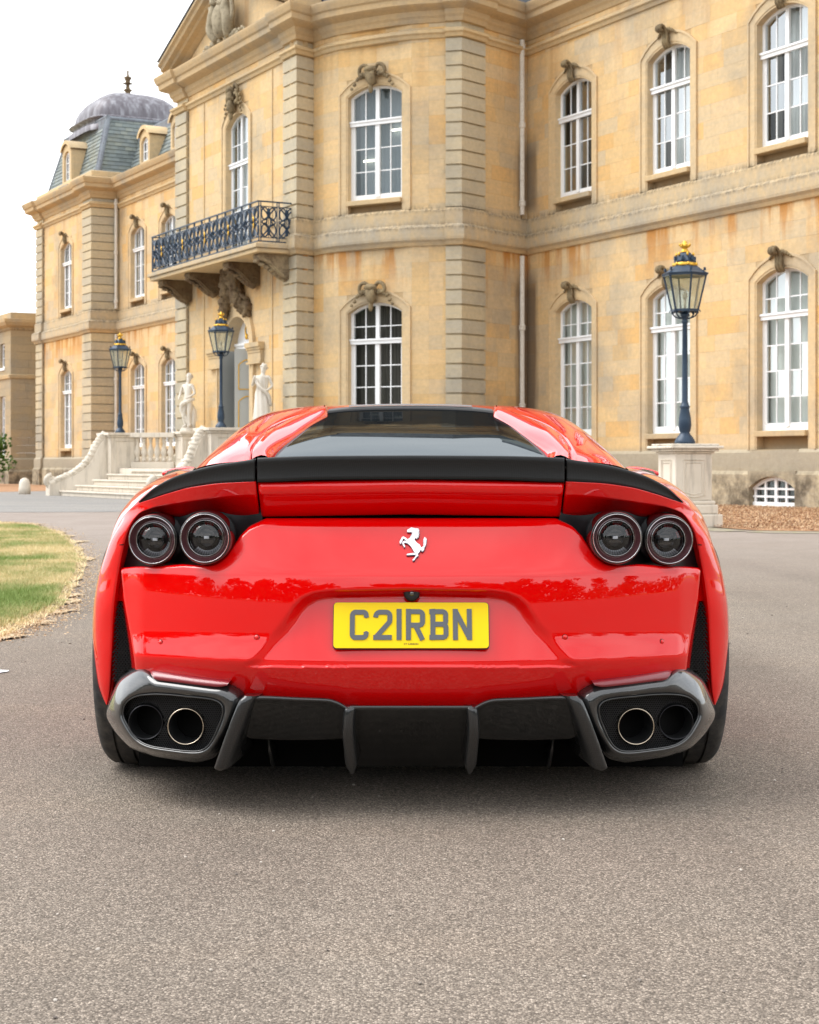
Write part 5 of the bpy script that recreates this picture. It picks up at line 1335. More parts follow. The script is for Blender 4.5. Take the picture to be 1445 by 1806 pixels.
def rec_mask(dx, py):
    if not inpoly(dx, py, RECP) : return 0.0
    d = min(seg_dist(dx, py, a, c) for a, c in zip(RECP, RECP[1:]))
    side = smooth01((abs(dx)-150)/60)
    return smooth01(d/lerp(15.0, 24.0, side))
def recess_plane(dx, py):
    return prof(1166) + 0.014 + math.tan(radians(19))*max(0, 1166-py)*0.00149
def fdepth(dx, py):
    wy = warp(dx, py); y = plan(dx) + prof(wy)
    # crisp horizontal lip fades inwards, gentle dish to the sides
    m = rec_mask(dx, py)
    if m > 0:
        yr = plan(dx) + recess_plane(dx, py - c2off(dx)*0.6)
        if yr > y: y = lerp(y, yr, m)
    e = smooth01((abs(dx)-470)/40.0)
    return y + 0.03*e

TOPF = [(0,914),(256,914),(262,917),(285,928),(300,943),(314,963),(326,980),(340,991),(356,996),(372,997),(388,996),(402,995),(430,997),(460,999),(485,999),(505,1001),(512,1004)]
BOTF = [(0,1256),(110,1256),(150,1246),(285,1240),(312,1212),(463,1192),(485,1190)]
b = MB(); NU, NV = 300, 150; rows = []
for j in range(NV+1):
    v = j/NV; r_ = []
    for i in range(NU+1):
        u = -1+2*i/NU; w0, w1 = 511, 484
        top = interp(TOPF, abs(u)*w0); bot = interp(BOTF, abs(u)*w1)
        py = lerp(top, bot, v); dx = u*lerp(w0, w1, smooth01((py-1005)/190.0)*0.6+v*0.4)
        y = fdepth(dx, py)
        ed = min(v*NV, 3)/3.0; y += 0.012*(1-ed)**2                      # rounded over into the shut line
        r_.append(C(dx, py, y))
    if j == 0: rows.append([Vector((p.x, p.y+0.05, p.z-0.004)) for p in r_])
    so_ = lerp(-0.01, 0.034, smooth01((py-1016)/40))
    rows.append([Vector((r_[0].x-so_, r_[0].y+0.13, r_[0].z)), Vector((r_[0].x-so_*.12, r_[0].y+0.010, r_[0].z)), r_[0]] + r_[1:-1] + [r_[-1], Vector((r_[-1].x+so_*.12, r_[-1].y+0.010, r_[-1].z)), Vector((r_[-1].x+so_, r_[-1].y+0.13, r_[-1].z))])
rows[0] = [rows[0][0]]*2 + rows[0] + [rows[0][-1]]*2
b.grid(rows); cb(b, 'rear_bumper', M_['red'])

# --- spoiler and lid
SPT = [(0,803),(150,803.8),(270,807.5),(276,809),(345,820),(405,836),(450,858),(480,884)]
SPB = [(0,845),(150,846),(270,850),(276,849),(345,853),(395,861),(435,872),(480,887)]
def spd(dx): return 0.035 + 0.33*(abs(dx)/500.0)**3.2
def spoiler(d0, d1, n=60):
    b = MB(); rows = []
    for i in range(n+1):
        dx = lerp(d0, d1, i/n); t, bt = interp(SPT, abs(dx)), interp(SPB, abs(dx)); y = spd(dx)
        t = spl(SPT, abs(dx)); bt = spl(SPB, abs(dx)); hh = bt-t; r_ = []
        r_.append(C(dx, t+4, y+0.16)); r_.append(C(dx, t+1.2, y+0.05)); r_.append(C(dx, t+0.2, y+0.014))
        r_.append(C(dx, t, y+0.006)); r_.append(C(dx, t+min(2.2,hh*.2), y+0.0))
        for k in range(1, 7):
            f = k/6; r_.append(C(dx, lerp(t+min(2.2,hh*.2), bt, f), y + 0.010*sin(pi*f)*0.6 + 0.004*f + 0.006*f*f))
        r_.append(C(dx, bt+0.4, y+0.03)); rows.append(r_)
    e0 = [p+Vector((0,0.03,0)) for p in rows[0]]; e1 = [p+Vector((0,0.03,0)) for p in rows[-1]]
    b.grid([e0]+rows+[e1]); return b
cb(spoiler(-271, 271, 120), 'spoiler', M_['carbon_satin'], label='centre section of the black carbon spoiler')
cb(spoiler(275.5, 480, 70), 'spoiler', M_['carbon_satin'], label='right end section of the black spoiler')
cb(spoiler(-275.5, -480, 70), 'spoiler', M_['carbon_satin'], label='left end section of the black spoiler')
# boot lid below the spoiler
b = MB(); rows = []
for i in range(121):
    dx = lerp(-270.5, 270.5, i/120); t = interp([(0,847),(270,851.5)], abs(dx)); r_ = []
    edge = max(0, (abs(dx)-266)/4.5); ex = -edge*edge
    gapx = lambda py: dx*(1 - (0.0 if py < 852 else 0.026*(py-852)/56))
    mid = interp([(0,868),(270,873)], abs(dx)); bt = interp([(0,907),(270,911)], abs(dx))
    base = spd(dx)
    for py, y in [(t-3,.045),(t,.022),(t+6,.016),(lerp(t,mid,.6),.018),(mid-2.5,.022),(mid-.6,.0245),(mid+0.9,.034),(mid+5,.042),(lerp(mid,bt,.4),.065),(lerp(mid,bt,.7),.088),(bt-3,.108),(bt,.12),(bt+1,.17)]:
        r_.append(C(gapx(py)*(1), py, base+y+0.01*edge))
    rows.append(r_)
b.grid([[p+Vector((0,.04,0)) for p in rows[0]]]+rows+[[p+Vector((0,.04,0)) for p in rows[-1]]]); cb(b, 'boot_lid', M_['red'])
# near-black sheet paints the shade in the cavity behind the shut lines
b = MB(); b.grid([[C(dx, py, spd(dx)*0.9+0.16) for dx in range(-300, 301, 20)] for py in (854, 880, 905, 930, 1000)]); cb(b, 'shut_line_shade', M_['void'])

# --- rear quarter panels over the lamps and rear wings, both sides
INN = [(267.5, 913, 0.23), (300, 912.5, 0.245), (325, 911, 0.255), (345, 906, 0.265), (363, 903, 0.275), (385, 905, 0.285), (402, 910, 0.295), (420, 911, 0.315), (437, 906, 0.335), (455, 904, 0.35), (472, 911, 0.37), (485, 927, 0.385), (494, 947, 0.395), (500, 968, 0.4), (505, 990, 0.41), (509, 1004, 0.415), (514, 1030, 0.42), (517, 1060, 0.43), (519, 1100, 0.445), (521, 1150, 0.455), (524, 1195, 0.465), (529, 1225, 0.475), (536, 1243, 0.485)]
CRS = [(272.5, 872.5, 0.115), (300, 873.5, 0.13), (330, 876, 0.15), (352, 878.5, 0.168), (370, 881, 0.185), (392, 884, 0.208), (412, 887, 0.232), (432, 890, 0.258), (452, 894, 0.285), (474, 902, 0.315), (483, 909, 0.33), (491, 920, 0.34), (500, 938, 0.35), (506, 961, 0.362), (511, 985, 0.375), (515, 1008, 0.385), (519, 1030, 0.39), (523, 1060, 0.395), (526, 1100, 0.41), (528, 1150, 0.425), (530, 1195, 0.445), (532, 1222, 0.465), (536.5, 1243, 0.485)]
OUTR = [(274.5, 849, 0.095), (300, 850.5, 0.109), (330, 852, 0.13), (352, 854, 0.148), (372, 857, 0.167), (395, 861, 0.193), (415, 866.5, 0.22), (437, 873, 0.252), (460, 881, 0.29), (485, 890, 0.345), (503, 907, 0.42), (517, 930, 0.5), (530, 960, 0.56), (540, 990, 0.59), (548, 1015, 0.6), (553, 1040, 0.6), (557, 1065, 0.6), (559, 1100, 0.6), (559, 1135, 0.59), (556, 1170, 0.57), (551, 1205, 0.55), (544, 1228, 0.52), (537, 1243.5, 0.49)]
N = 150
inn, crs, outr = crom(INN, N), crom(CRS, N), crom(OUTR, N)
for sg in (-1, 1):
    rows = []
    for i in range(N):
        a, c, o = inn[i], crs[i], outr[i]; f = i/(N-1)
        A, Cc, O = C(a.x*sg, a.y, a.z), C(c.x*sg, c.y, c.z), C(o.x*sg, o.y, o.z)
        r_ = [A + Vector((0, .05, 0)), A]
        for k in (0.3, 0.6, 0.88): r_.append(A.lerp(Cc, k) + Vector((0, 0.006*sin(pi*k), 0)))
        # soft crease then a bulging outer face
        r_.append(Cc); nrm = Vector((sg*0.6, -0.5, 0.6*(1-smooth01((f-.45)/.15)))).normalized(); L = (O-Cc).length
        fl = smooth01((f-.42)/.12)
        edge = Cc.lerp(O, 0.02)
        for k in range(1, 15):
            t = k/14; q0 = Cc.lerp(O, t); sx, cy_ = sin(t*pi/2), 1-cos(t*pi/2)
            yy = lerp(t, cy_, .55)
            q1 = Vector((lerp(Cc.x, O.x, lerp(t, sx, .9)), lerp(Cc.y, O.y, yy), lerp(Cc.z, O.z, lerp(t, sx, .7))))
            q = q0.lerp(q1, fl)
            r_.append(q)
        O2 = r_[-1]
        if f > .40 and f < .80:
            for (ax, yy) in ((-1.0, .68), (-2.0, .78), (-4, .9), (-12, 1.1)): r_.append(C(sg*(o.x+ax), o.y+(0 if f > .55 else 2), yy))
        else:
            for (ax, ay) in ((-.004, .05), (-.012, .10), (-.02, .16), (-.04, .30)): r_.append(O2 + Vector((sg*ax, ay, 0)))
        rows.append(r_)
    b = MB(); b.grid([[p+Vector((0,.04,0)) for p in rows[0]]]+rows); cb(b, 'rear_wing', M_['red'])

for sg in (-1, 1):
    b = MB(); b.tube([C(sg*x, y_, z-.004) for x, y_, z in ((507,960.5,.362),(512,961,.375),(519,961.5,.395),(524,962,.42))], .0016, 5); cb(b, 'panel_seam', M_['void'])
# haunches: the wings' upper skin rising behind the ends of the spoiler
HI = [(385,833,.24),(405,839,.25),(430,850,.28),(455,864,.32),(474,880,.37),(486,892,.41),(503,908.5,.44),(517,931,.53),(530,962,.58)]
HO = [(372,824,.85),(400,828,.88),(428,837,.90),(452,849,.91),(474,864,.91),(492,882,.88),(508,903,.82),(521,928,.74),(532,960,.66)]
for sg in (-1, 1):
    rows = []
    for q, o in zip(crom(HI, 50), crom(HO, 50)):
        A, O = C(sg*q.x, q.y, q.z), C(sg*o.x, o.y, o.z); r_ = [A+Vector((-sg*.01, .03, -.03)), A]
        for k in range(1, 11):
            t = k/10; s_ = sin(t*pi/2); r_.append(Vector((lerp(A.x, O.x, lerp(t, s_, .7)), lerp(A.y, O.y, t), lerp(A.z, O.z, lerp(t, s_, .7)))))
        r_ += [O+Vector((-sg*.004, .12, -.004)), O+Vector((-sg*.02, .35, -.02))]; rows.append(r_)
    b = MB(); b.grid(rows); cb(b, 'haunch', M_['red'])
# --- lamp housings and lamps
for sg in (-1, 1):
    b = MB(); rows = []
    for j in range(25):
        v = j/24; r_ = []
        for i in range(61):
            dx = lerp(262, 520, i/60); tp, bt = interp([(262,896),(462,896),(476,906),(488,920),(500,944),(508,975),(520,1010)], dx), 1012
            if dx < 330: bt = interp([(262,922),(285,940),(300,955),(315,978),(330,1005)], dx)
            py = lerp(tp, bt, v)
            y = 0.205 + 0.36*((dx-250)/260.0)**1.6*0.62
            y += 0.015*sin(min(1,max(0,(dx-262)/70))*pi)
            r_.append(C(dx*sg, py, y))
        rows.append(r_)
    b.grid(rows); cb(b, 'lamp_housing', M_['satinblack'])
    for (cx, cy, R, y) in ((363, 949, 46, .115), (455, 952.5, 44.5, .235)):
        Ml = MCAR @ Matrix.Translation(C(cx*sg, cy, y)) @ Matrix.Rotation(radians(-sg*7 if cx > 400 else -sg*3)*-1, 4, 'Z')
        k = (D0+y)/F0*R
        root = MB()
        root.lathe([(k*.90,.13),(k*1.0,.12),(k*1.05,.06),(k*1.045,.02),(k*1.0,.002),(k*.955,-.004),(k*.93,.004)], 72, axis='y', cap=False)
        lm = root.build('tail_lamp', M_['glossblack'], car, Ml, smooth=True)
        q = MB(); q.lathe([(k*.94,.004),(k*.935,-.008),(k*.92,-.011),(k*.905,-.009)], 72, axis='y', cap=False); q.lathe([(k*.695,.010),(k*.69,.003),(k*.675,.004),(k*.67,.012)], 72, axis='y', cap=False)
        q.build('chrome_ring', M_['chrome'], lm, Ml, smooth=True)
        q = MB(); q.lathe([(k*.905,-.009),(k*.87,-.006),(k*.80,.0),(k*.72,.006),(k*.695,.012)], 72, axis='y', cap=False); q.build('ring_lens', M_['ringlens'], lm, Ml, smooth=True)
        # inner bowl with segmented reflector; its paler lower segments paint in reflected sky
        q = MB(); q.mi = 0
        for s_ in range(40):
            a0, a1 = 2*pi*s_/40, 2*pi*(s_+.86)/40
            for (r0, r1, h0, h1, mi) in ((.665,.50,.018,.034,0),(.50,.36,.034,.05,1)):
                am = (a0+a1)/2
                low = sin(am) < -0.15 and cos(am)*sg < 0.75
                q.mi = 1 if mi else (0 if low else (2 if (s_ % 7 < 4 and sin(am) > 0.2) else 1))
                q.add([(k*r0*cos(a0),h0,k*r0*sin(a0)),(k*r0*cos(a1),h0,k*r0*sin(a1)),(k*r1*cos(a1),h1,k*r1*sin(a1)),(k*r1*cos(a0),h1,k*r1*sin(a0))], [(0,1,2,3)])
        q.mi = 1; q.lathe([(k*.67,.02),(k*.5,.04),(k*.36,.055),(k*.0,.056)], 40, axis='y', cap=False)
        q.build('reflector_bowl', [M_['lampmetal'], M_['lampdark'], M_['lampred']], lm, Ml)
        q = MB(); q.lathe([(k*.37,.05),(k*.37,.03),(k*.33,.022),(k*.33,.04)], 40, axis='y', cap=False)
        q.box(-k*.24,k*.24,.032,.05,-k*.20,-k*.10); q.box(-k*.24,k*.24,.032,.05,k*.10,k*.18); q.lathe([(k*.10,.045),(k*.10,.028),(k*.07,.024),(0,.024)], 20, axis='y', cap=False)
        q.build('projector', M_['glossblack'], lm, Ml)
        q = MB(); q.box(-k*.09,k*.09,.020,.03,-k*.04,k*.06); q.build('light_chip', M_['lampmetal'], lm, Ml)
        q = MB(); q.lathe([(k*.675,.010),(k*.5,-.004),(k*.25,-.012),(0.0001,-.014)], 48, axis='y', cap=False); q.build('clear_lens', M_['lampglass'], lm, Ml, smooth=True)

# --- side vent beside the bumper corner
for sg in (-1, 1):
    b = MB(); b.grid([[C(sg*dx, py, .36 + 0.10*(dx-478)/50) for dx in (470, 490, 505, 522, 535)] for py in (1001, 1060)]); cb(b, 'corner_infill', M_['red'])
    b = MB(); b.grid([[C(sg*dx, py, .66) for dx in (460, 534)] for py in (1050, 1215)]); cb(b, 'vent_backing', M_['void'])
    b = MB(); b.grid([[C(sg*dx, py, .36 + 0.10*(dx-478)/50) for dx in (505, 522, 535)] for py in (1058, 1075)]); 
    tri = [(505,1058),(516,1058),(512,1068),(506,1090),(500,1120),(492,1160),(486,1180),(470,1180),(480,1120)]
    # honeycomb
    poly = [(513,1060),(517,1068),(521,1100),(523,1150),(525,1200),(523,1206),(508,1188),(484,1180),(490,1150),(498,1110),(506,1075)]
    b = MB(); ph = 5.6; pv = 3.9; r_ = 0
    py = 1058
    while py < 1208:
        off_ = ph/2 if r_ % 2 else 0; x = 478+off_
        while x < 530:
            if inpoly(x, py, poly):
                pts = [(x-ph*.5, py), (x-ph*.28, py-pv*.62), (x+ph*.28, py-pv*.62), (x+ph*.5, py)]
                for p0, p1 in zip(pts, pts[1:]): b.obox(C(sg*p0[0], p0[1], .43), C(sg*p1[0], p1[1], .43), .0016, .008, up=(0,1,0))
            x += ph
        py += pv; r_ += 1
    o = b.build('vent_mesh', M_['black'], car, MCAR, fix=False)
    tag(o, kind='stuff')

# --- number plate on the recessed face
pc_y = fdepth(0, 1103); tilt = atan2(fdepth(0,1075)-fdepth(0,1135), C(0,1075,0).z-C(0,1135,0).z)
Dp = D0+pc_y-0.012; pw = 273/F0*Dp; phh = 77.5/F0*Dp/cos(tilt)
Mpl = MCAR @ Matrix.Translation(C(0.3, 1103, pc_y-0.014)) @ Matrix.Rotation(-tilt, 4, 'X')
def rrect(w_, h_, r, n=6):
    pts = []
    for (cx, cz, a0) in ((w_/2-r, h_/2-r, 0), (-w_/2+r, h_/2-r, pi/2), (-w_/2+r, -h_/2+r, pi), (w_/2-r, -h_/2+r, 3*pi/2)):
        for k in range(n+1): pts.append((cx+r*cos(a0+pi/2*k/n), cz+r*sin(a0+pi/2*k/n)))
    return pts
b = MB(); b.prism(rrect(pw, phh, .009), -.002, .003); npl = b.build('number_plate', M_['plate'], car, Mpl, label='yellow number plate reading C2IRBN')
b = MB(); b.prism(rrect(pw+.004, phh+.004, .010), .0035, .010); b.build('plate_backing', M_['black'], npl, Mpl)
def stroke2(b, pts, t, y0, y1):
    """thick mitred polyline as an extruded ribbon"""
    n = len(pts); L = []; R = []
    for i in range(n):
        p = Vector((pts[i][0], 0, pts[i][1])); d0 = (Vector((pts[i][0]-pts[i-1][0],0,pts[i][1]-pts[i-1][1])).normalized() if i else None); d1 = (Vector((pts[i+1][0]-pts[i][0],0,pts[i+1][1]-pts[i][1])).normalized() if i < n-1 else None)
        d0 = d0 or d1; d1 = d1 or d0; n0 = Vector((-d0.z,0,d0.x)); n1 = Vector((-d1.z,0,d1.x)); m = n0+n1; m = m/max(.3, m.dot(n0)); L.append(p+m*t/2); R.append(p-m*t/2)
    vs = []
    for i in range(n): vs += [(L[i].x,y0,L[i].z),(R[i].x,y0,R[i].z),(L[i].x,y1,L[i].z),(R[i].x,y1,R[i].z)]
    fs = [(0,1,3,2),(4*n-4,4*n-2,4*n-1,4*n-3)]
    for i in range(n-1):
        a = 4*i; fs += [(a,a+4,a+5,a+1),(a+2,a+3,a+7,a+6),(a,a+2,a+6,a+4),(a+1,a+5,a+7,a+3)]
    b.add(vs, fs)
# character sheet in plate pixels (4.25 per photo pixel)
kx = pw/1156.0; kz = phh/322.0
def ch(strokes, t=37):
    b = MB(); e = 0.0; w2 = t*kx/2
    for s_ in strokes:
        P = [((x-705.5)*kx, -(z-866.5)*kz) for x, z in s_]
        for i, (p, q) in enumerate(zip(P, P[1:])):
            dx_, dz_ = q[0]-p[0], q[1]-p[1]; L = hypot(dx_, dz_)
            if L < 1e-6: continue
            nx, nz = -dz_/L*w2, dx_/L*w2; e += 2e-6
            b.prism([(p[0]+nx,p[1]+nz),(q[0]+nx,q[1]+nz),(q[0]-nx,q[1]-nz),(p[0]-nx,p[1]-nz)], -.0045-e, -.0021)
            if i > 0:
                e += 2e-6; b.prism([(p[0]+w2*cos(k*pi/6), p[1]+w2*sin(k*pi/6)) for k in range(12)], -.0045-e, -.0021)
    return b
def arc(cx, cz, rx, rz, a0, a1, n=8): return [(cx+rx*cos(radians(lerp(a0,a1,k/n))), cz-rz*sin(radians(lerp(a0,a1,k/n)))) for k in range(n+1)]
LET = {'C': [[(372,812)] + [(371,800)] + arc(346,797,24,22,10,90,5) + arc(290,800,23,25,90,180,5) + arc(290,930,23,25,180,270,5) + arc(346,932,24,22,270,350,5) + [(371,926),(372,916)]],
       '2': [[(441,812),(443,797)] + arc(474,797,28,22,150,90,4) + arc(518,802,29,27,90,0,5) + [(547,830)] + arc(510,830,37,34,0,-50,4) + [(444,952)], [(424,954),(562,954)]],
       'I': [[(616,752),(616,972)]],
       'R': [[(686,972),(686,752)], [(700,771)] + arc(765,795,26,24,90,0,5) + [(791,845)] + arc(765,845,26,22,0,-90,5) + [(700,867)], [(738,868),(791,972)]],
       'B': [[(868,972),(868,752)], [(842,771)] + arc(938,792,26,21,90,0,5) + [(964,838)] + arc(942,840,22,20,0,-90,5) + [(870,861)], [(870,861)] + arc(940,884,26,23,90,0,5) + [(966,930)] + arc(940,932,26,21,0,-90,5) + [(842,953)]],
       'N': [[(1036,972),(1036,752)], [(1034,760),(1142,964)], [(1141,972),(1141,752)]]}
for nm, st in LET.items(): ch(st).build('plate_character', M_['plate_ink'], npl, Mpl)
def text_mesh(body, size, parent, M, mat, name):
    cu = bpy.data.curves.new(name, 'FONT'); cu.body = body; cu.size = size; cu.align_x = 'CENTER'; cu.align_y = 'CENTER'; cu.extrude = 0.0003
    o = bpy.data.objects.new(name, cu); me = bpy.data.meshes.new_from_object(o); bpy.data.objects.remove(o)
    me.materials.append(mat); oo = bpy.data.objects.new(name, me); put(oo, parent, M @ Matrix.Rotation(radians(90), 4, 'X')); return oo
text_mesh('CT CARBON', .0068, npl, Mpl @ Matrix.Translation((0, -.0024, -(1000-866.5)*kz)), M_['ink'], 'plate_print')

# --- prancing horse badge
HORSE = [[(668,158),(672,148),(690,140),(702,130),(712,133),(728,135),(742,150),(747,172),(742,195),(733,207),(728,222),(715,214),(690,212),(706,190),(712,172),(700,166),(682,167),(672,166)],
 [(733,136),(760,140),(754,150),(766,154),(757,163),(767,172),(756,180),(765,190),(754,196),(759,208),(748,207),(749,220),(739,212),(730,214),(742,190),(745,165)],
 [(690,210),(702,204),(720,210),(732,230),(744,246),(768,262),(779,282),(776,300),(765,318),(752,331),(735,327),(720,310),(710,292),(700,276),(688,264),(674,252),(668,236),(674,222)],
 [(678,224),(655,206),(640,199),(630,203),(621,221),(612,236),(612,250),(622,257),(626,246),(633,232),(639,215),(655,224),(672,240)],
 [(674,236),(650,232),(635,239),(631,252),(639,268),(646,282),(655,278),(648,262),(645,250),(658,247),(678,254)],
 [(708,288),(722,306),(734,324),(700,327),(672,331),(664,338),(676,342),(705,339),(738,339),(746,326),(736,300)],
 [(732,322),(752,328),(757,346),(745,353),(732,369),(727,378),(714,383),(711,376),(722,367),(735,350),(743,342)],
 [(774,288),(789,279),(799,269),(800,255),(796,240),(798,222),(806,203),(810,212),(808,228),(817,211),(822,220),(819,240),(818,258),(808,276),(798,286),(803,298),(795,309),(784,315),(788,302),(776,300)]]
hy = fdepth(0, 962); tb = atan2(fdepth(0,940)-fdepth(0,985), C(0,940,0).z-C(0,985,0).z)
hk = (D0+hy)/F0/4.25*.96; hx0 = (717-705.5)/4.25
Mh = MCAR @ Matrix.Translation(C(4, 960.2, fdepth(4, 960.2)-.0035)) @ Matrix.Rotation(-tb, 4, 'X')
def polyplate(P, k, y0, y1, grow=0.0):
    b = MB(); n_ = 0
    for i, pl in enumerate(P):
        cx = sum(p[0] for p in pl)/len(pl); cz = sum(p[1] for p in pl)/len(pl)
        q = [((x-717)*k, -(z-256)*k/cos(tb)) for x, z in pl]; e = i*0.00004
        m = bmesh.new(); vs = [m.verts.new((x, y0-e, z)) for x, z in q]; f = m.faces.new(vs); bmesh.ops.triangulate(m, faces=[f]); m.verts.index_update()
        tr = [[v.index for v in f_.verts] for f_ in m.faces]; m.free(); n = len(q)
        b.add([(x, y0-e, z) for x, z in q] + [(x, y1, z) for x, z in q], tr + [(i_, (i_+1) % n, n+(i_+1) % n, n+i_) for i_ in range(n)])
    return b
bd = polyplate(HORSE, hk, -.0035, .004).build('horse_badge', M_['badge'], car, Mh, label='silver prancing horse badge')
polyplate([[(x+1.5, z+3.0) for x, z in pl] for pl in HORSE], hk*1.012, -.0012, .004).build('badge_shadow', M_['badge_shade'], bd, Mh)  # dark copy shifted downwards paints a shadow line under the badge

# --- camera under the lip, parking sensors
Mk = MCAR @ Matrix.Translation(C(1.5, 1046, fdepth(0, 1046)-.004))
b = MB(); b.lathe([(.022,.03),(.022,.0),(.018,-.006),(.012,-.008),(.0,-.008)], 24, axis='y', cap=False); b.box(-.022,.022,.0,.03,.0,.012)
kc = b.build('reversing_camera', M_['black'], car, Mk, smooth=False)
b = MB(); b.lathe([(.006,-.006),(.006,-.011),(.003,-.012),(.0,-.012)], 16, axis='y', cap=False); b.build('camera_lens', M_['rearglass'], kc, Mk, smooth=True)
for (dx, py) in ((-442,1133),(-272,1124.5),(272,1124),(443.5,1132)):
    y = fdepth(dx, py); e = 2.0; nx = -(fdepth(dx+e,py)-fdepth(dx-e,py))/(C(dx+e,py,y).x-C(dx-e,py,y).x)
    Ms = MCAR @ Matrix.Translation(C(dx, py, y-.0008)) @ Matrix.Rotation(atan2(-nx, 1), 4, 'Z')
    b = MB(); b.lathe([(.0080,.004),(.0078,-.0003),(.0070,-.0003),(.0068,.002)], 24, axis='y', cap=False); so_ = b.build('parking_sensor', M_['black'], car, Ms, smooth=False)
    b = MB(); b.lathe([(.0067,.003),(.0066,-.0008),(.0,-.0016)], 24, axis='y', cap=False); b.build('sensor_disc', M_['red'], so_, Ms, smooth=True)

# --- exhaust surrounds
def resample(poly, n, closed=True):
    P = [Vector((x, y)) for x, y in poly]; m = len(P); segs = []; tot = 0
    for i in range(m): L = (P[(i+1)%m]-P[i]).length; segs.append((tot, L, i)); tot += L
    out_ = []
    for k in range(n):
        s = tot*k/n
        for (t0, L, i) in segs:
            if s < t0+L or i == m-1: out_.append(P[i].lerp(P[(i+1)%m], (s-t0)/L)); break
    return out_
def round_poly(P, r):
    o_ = []; n = len(P)
    for i in range(n):
        p = Vector(P[i]); a = Vector(P[i-1]); c = Vector(P[(i+1)%n]); ra = min(r, (a-p).length*.45); rc = min(r, (c-p).length*.45); A = p+(a-p).normalized()*ra; B = p+(c-p).normalized()*rc
        for k in range(7): t = k/6; o_.append(tuple((A*(1-t)**2 + p*2*t*(1-t) + B*t*t)))
    return o_
def by_angle(poly, ctr, n):
    """outline sampled at equal angles about ctr"""
    P = [Vector(q) for q in resample(poly, 900)]; angs = sorted((atan2(-(p.y-ctr[1]), p.x-ctr[0]), p) for p in P) if False else None
    L = sorted([(atan2(p.y-ctr[1], p.x-ctr[0]), p.x, p.y) for p in P]); out_ = []; j = 0
    for k in range(n):
        a = -pi + 2*pi*k/n
        while j < len(L) and L[j][0] < a: j += 1
        q = L[min(j, len(L)-1)]; out_.append((q[1], q[2]))
    return out_
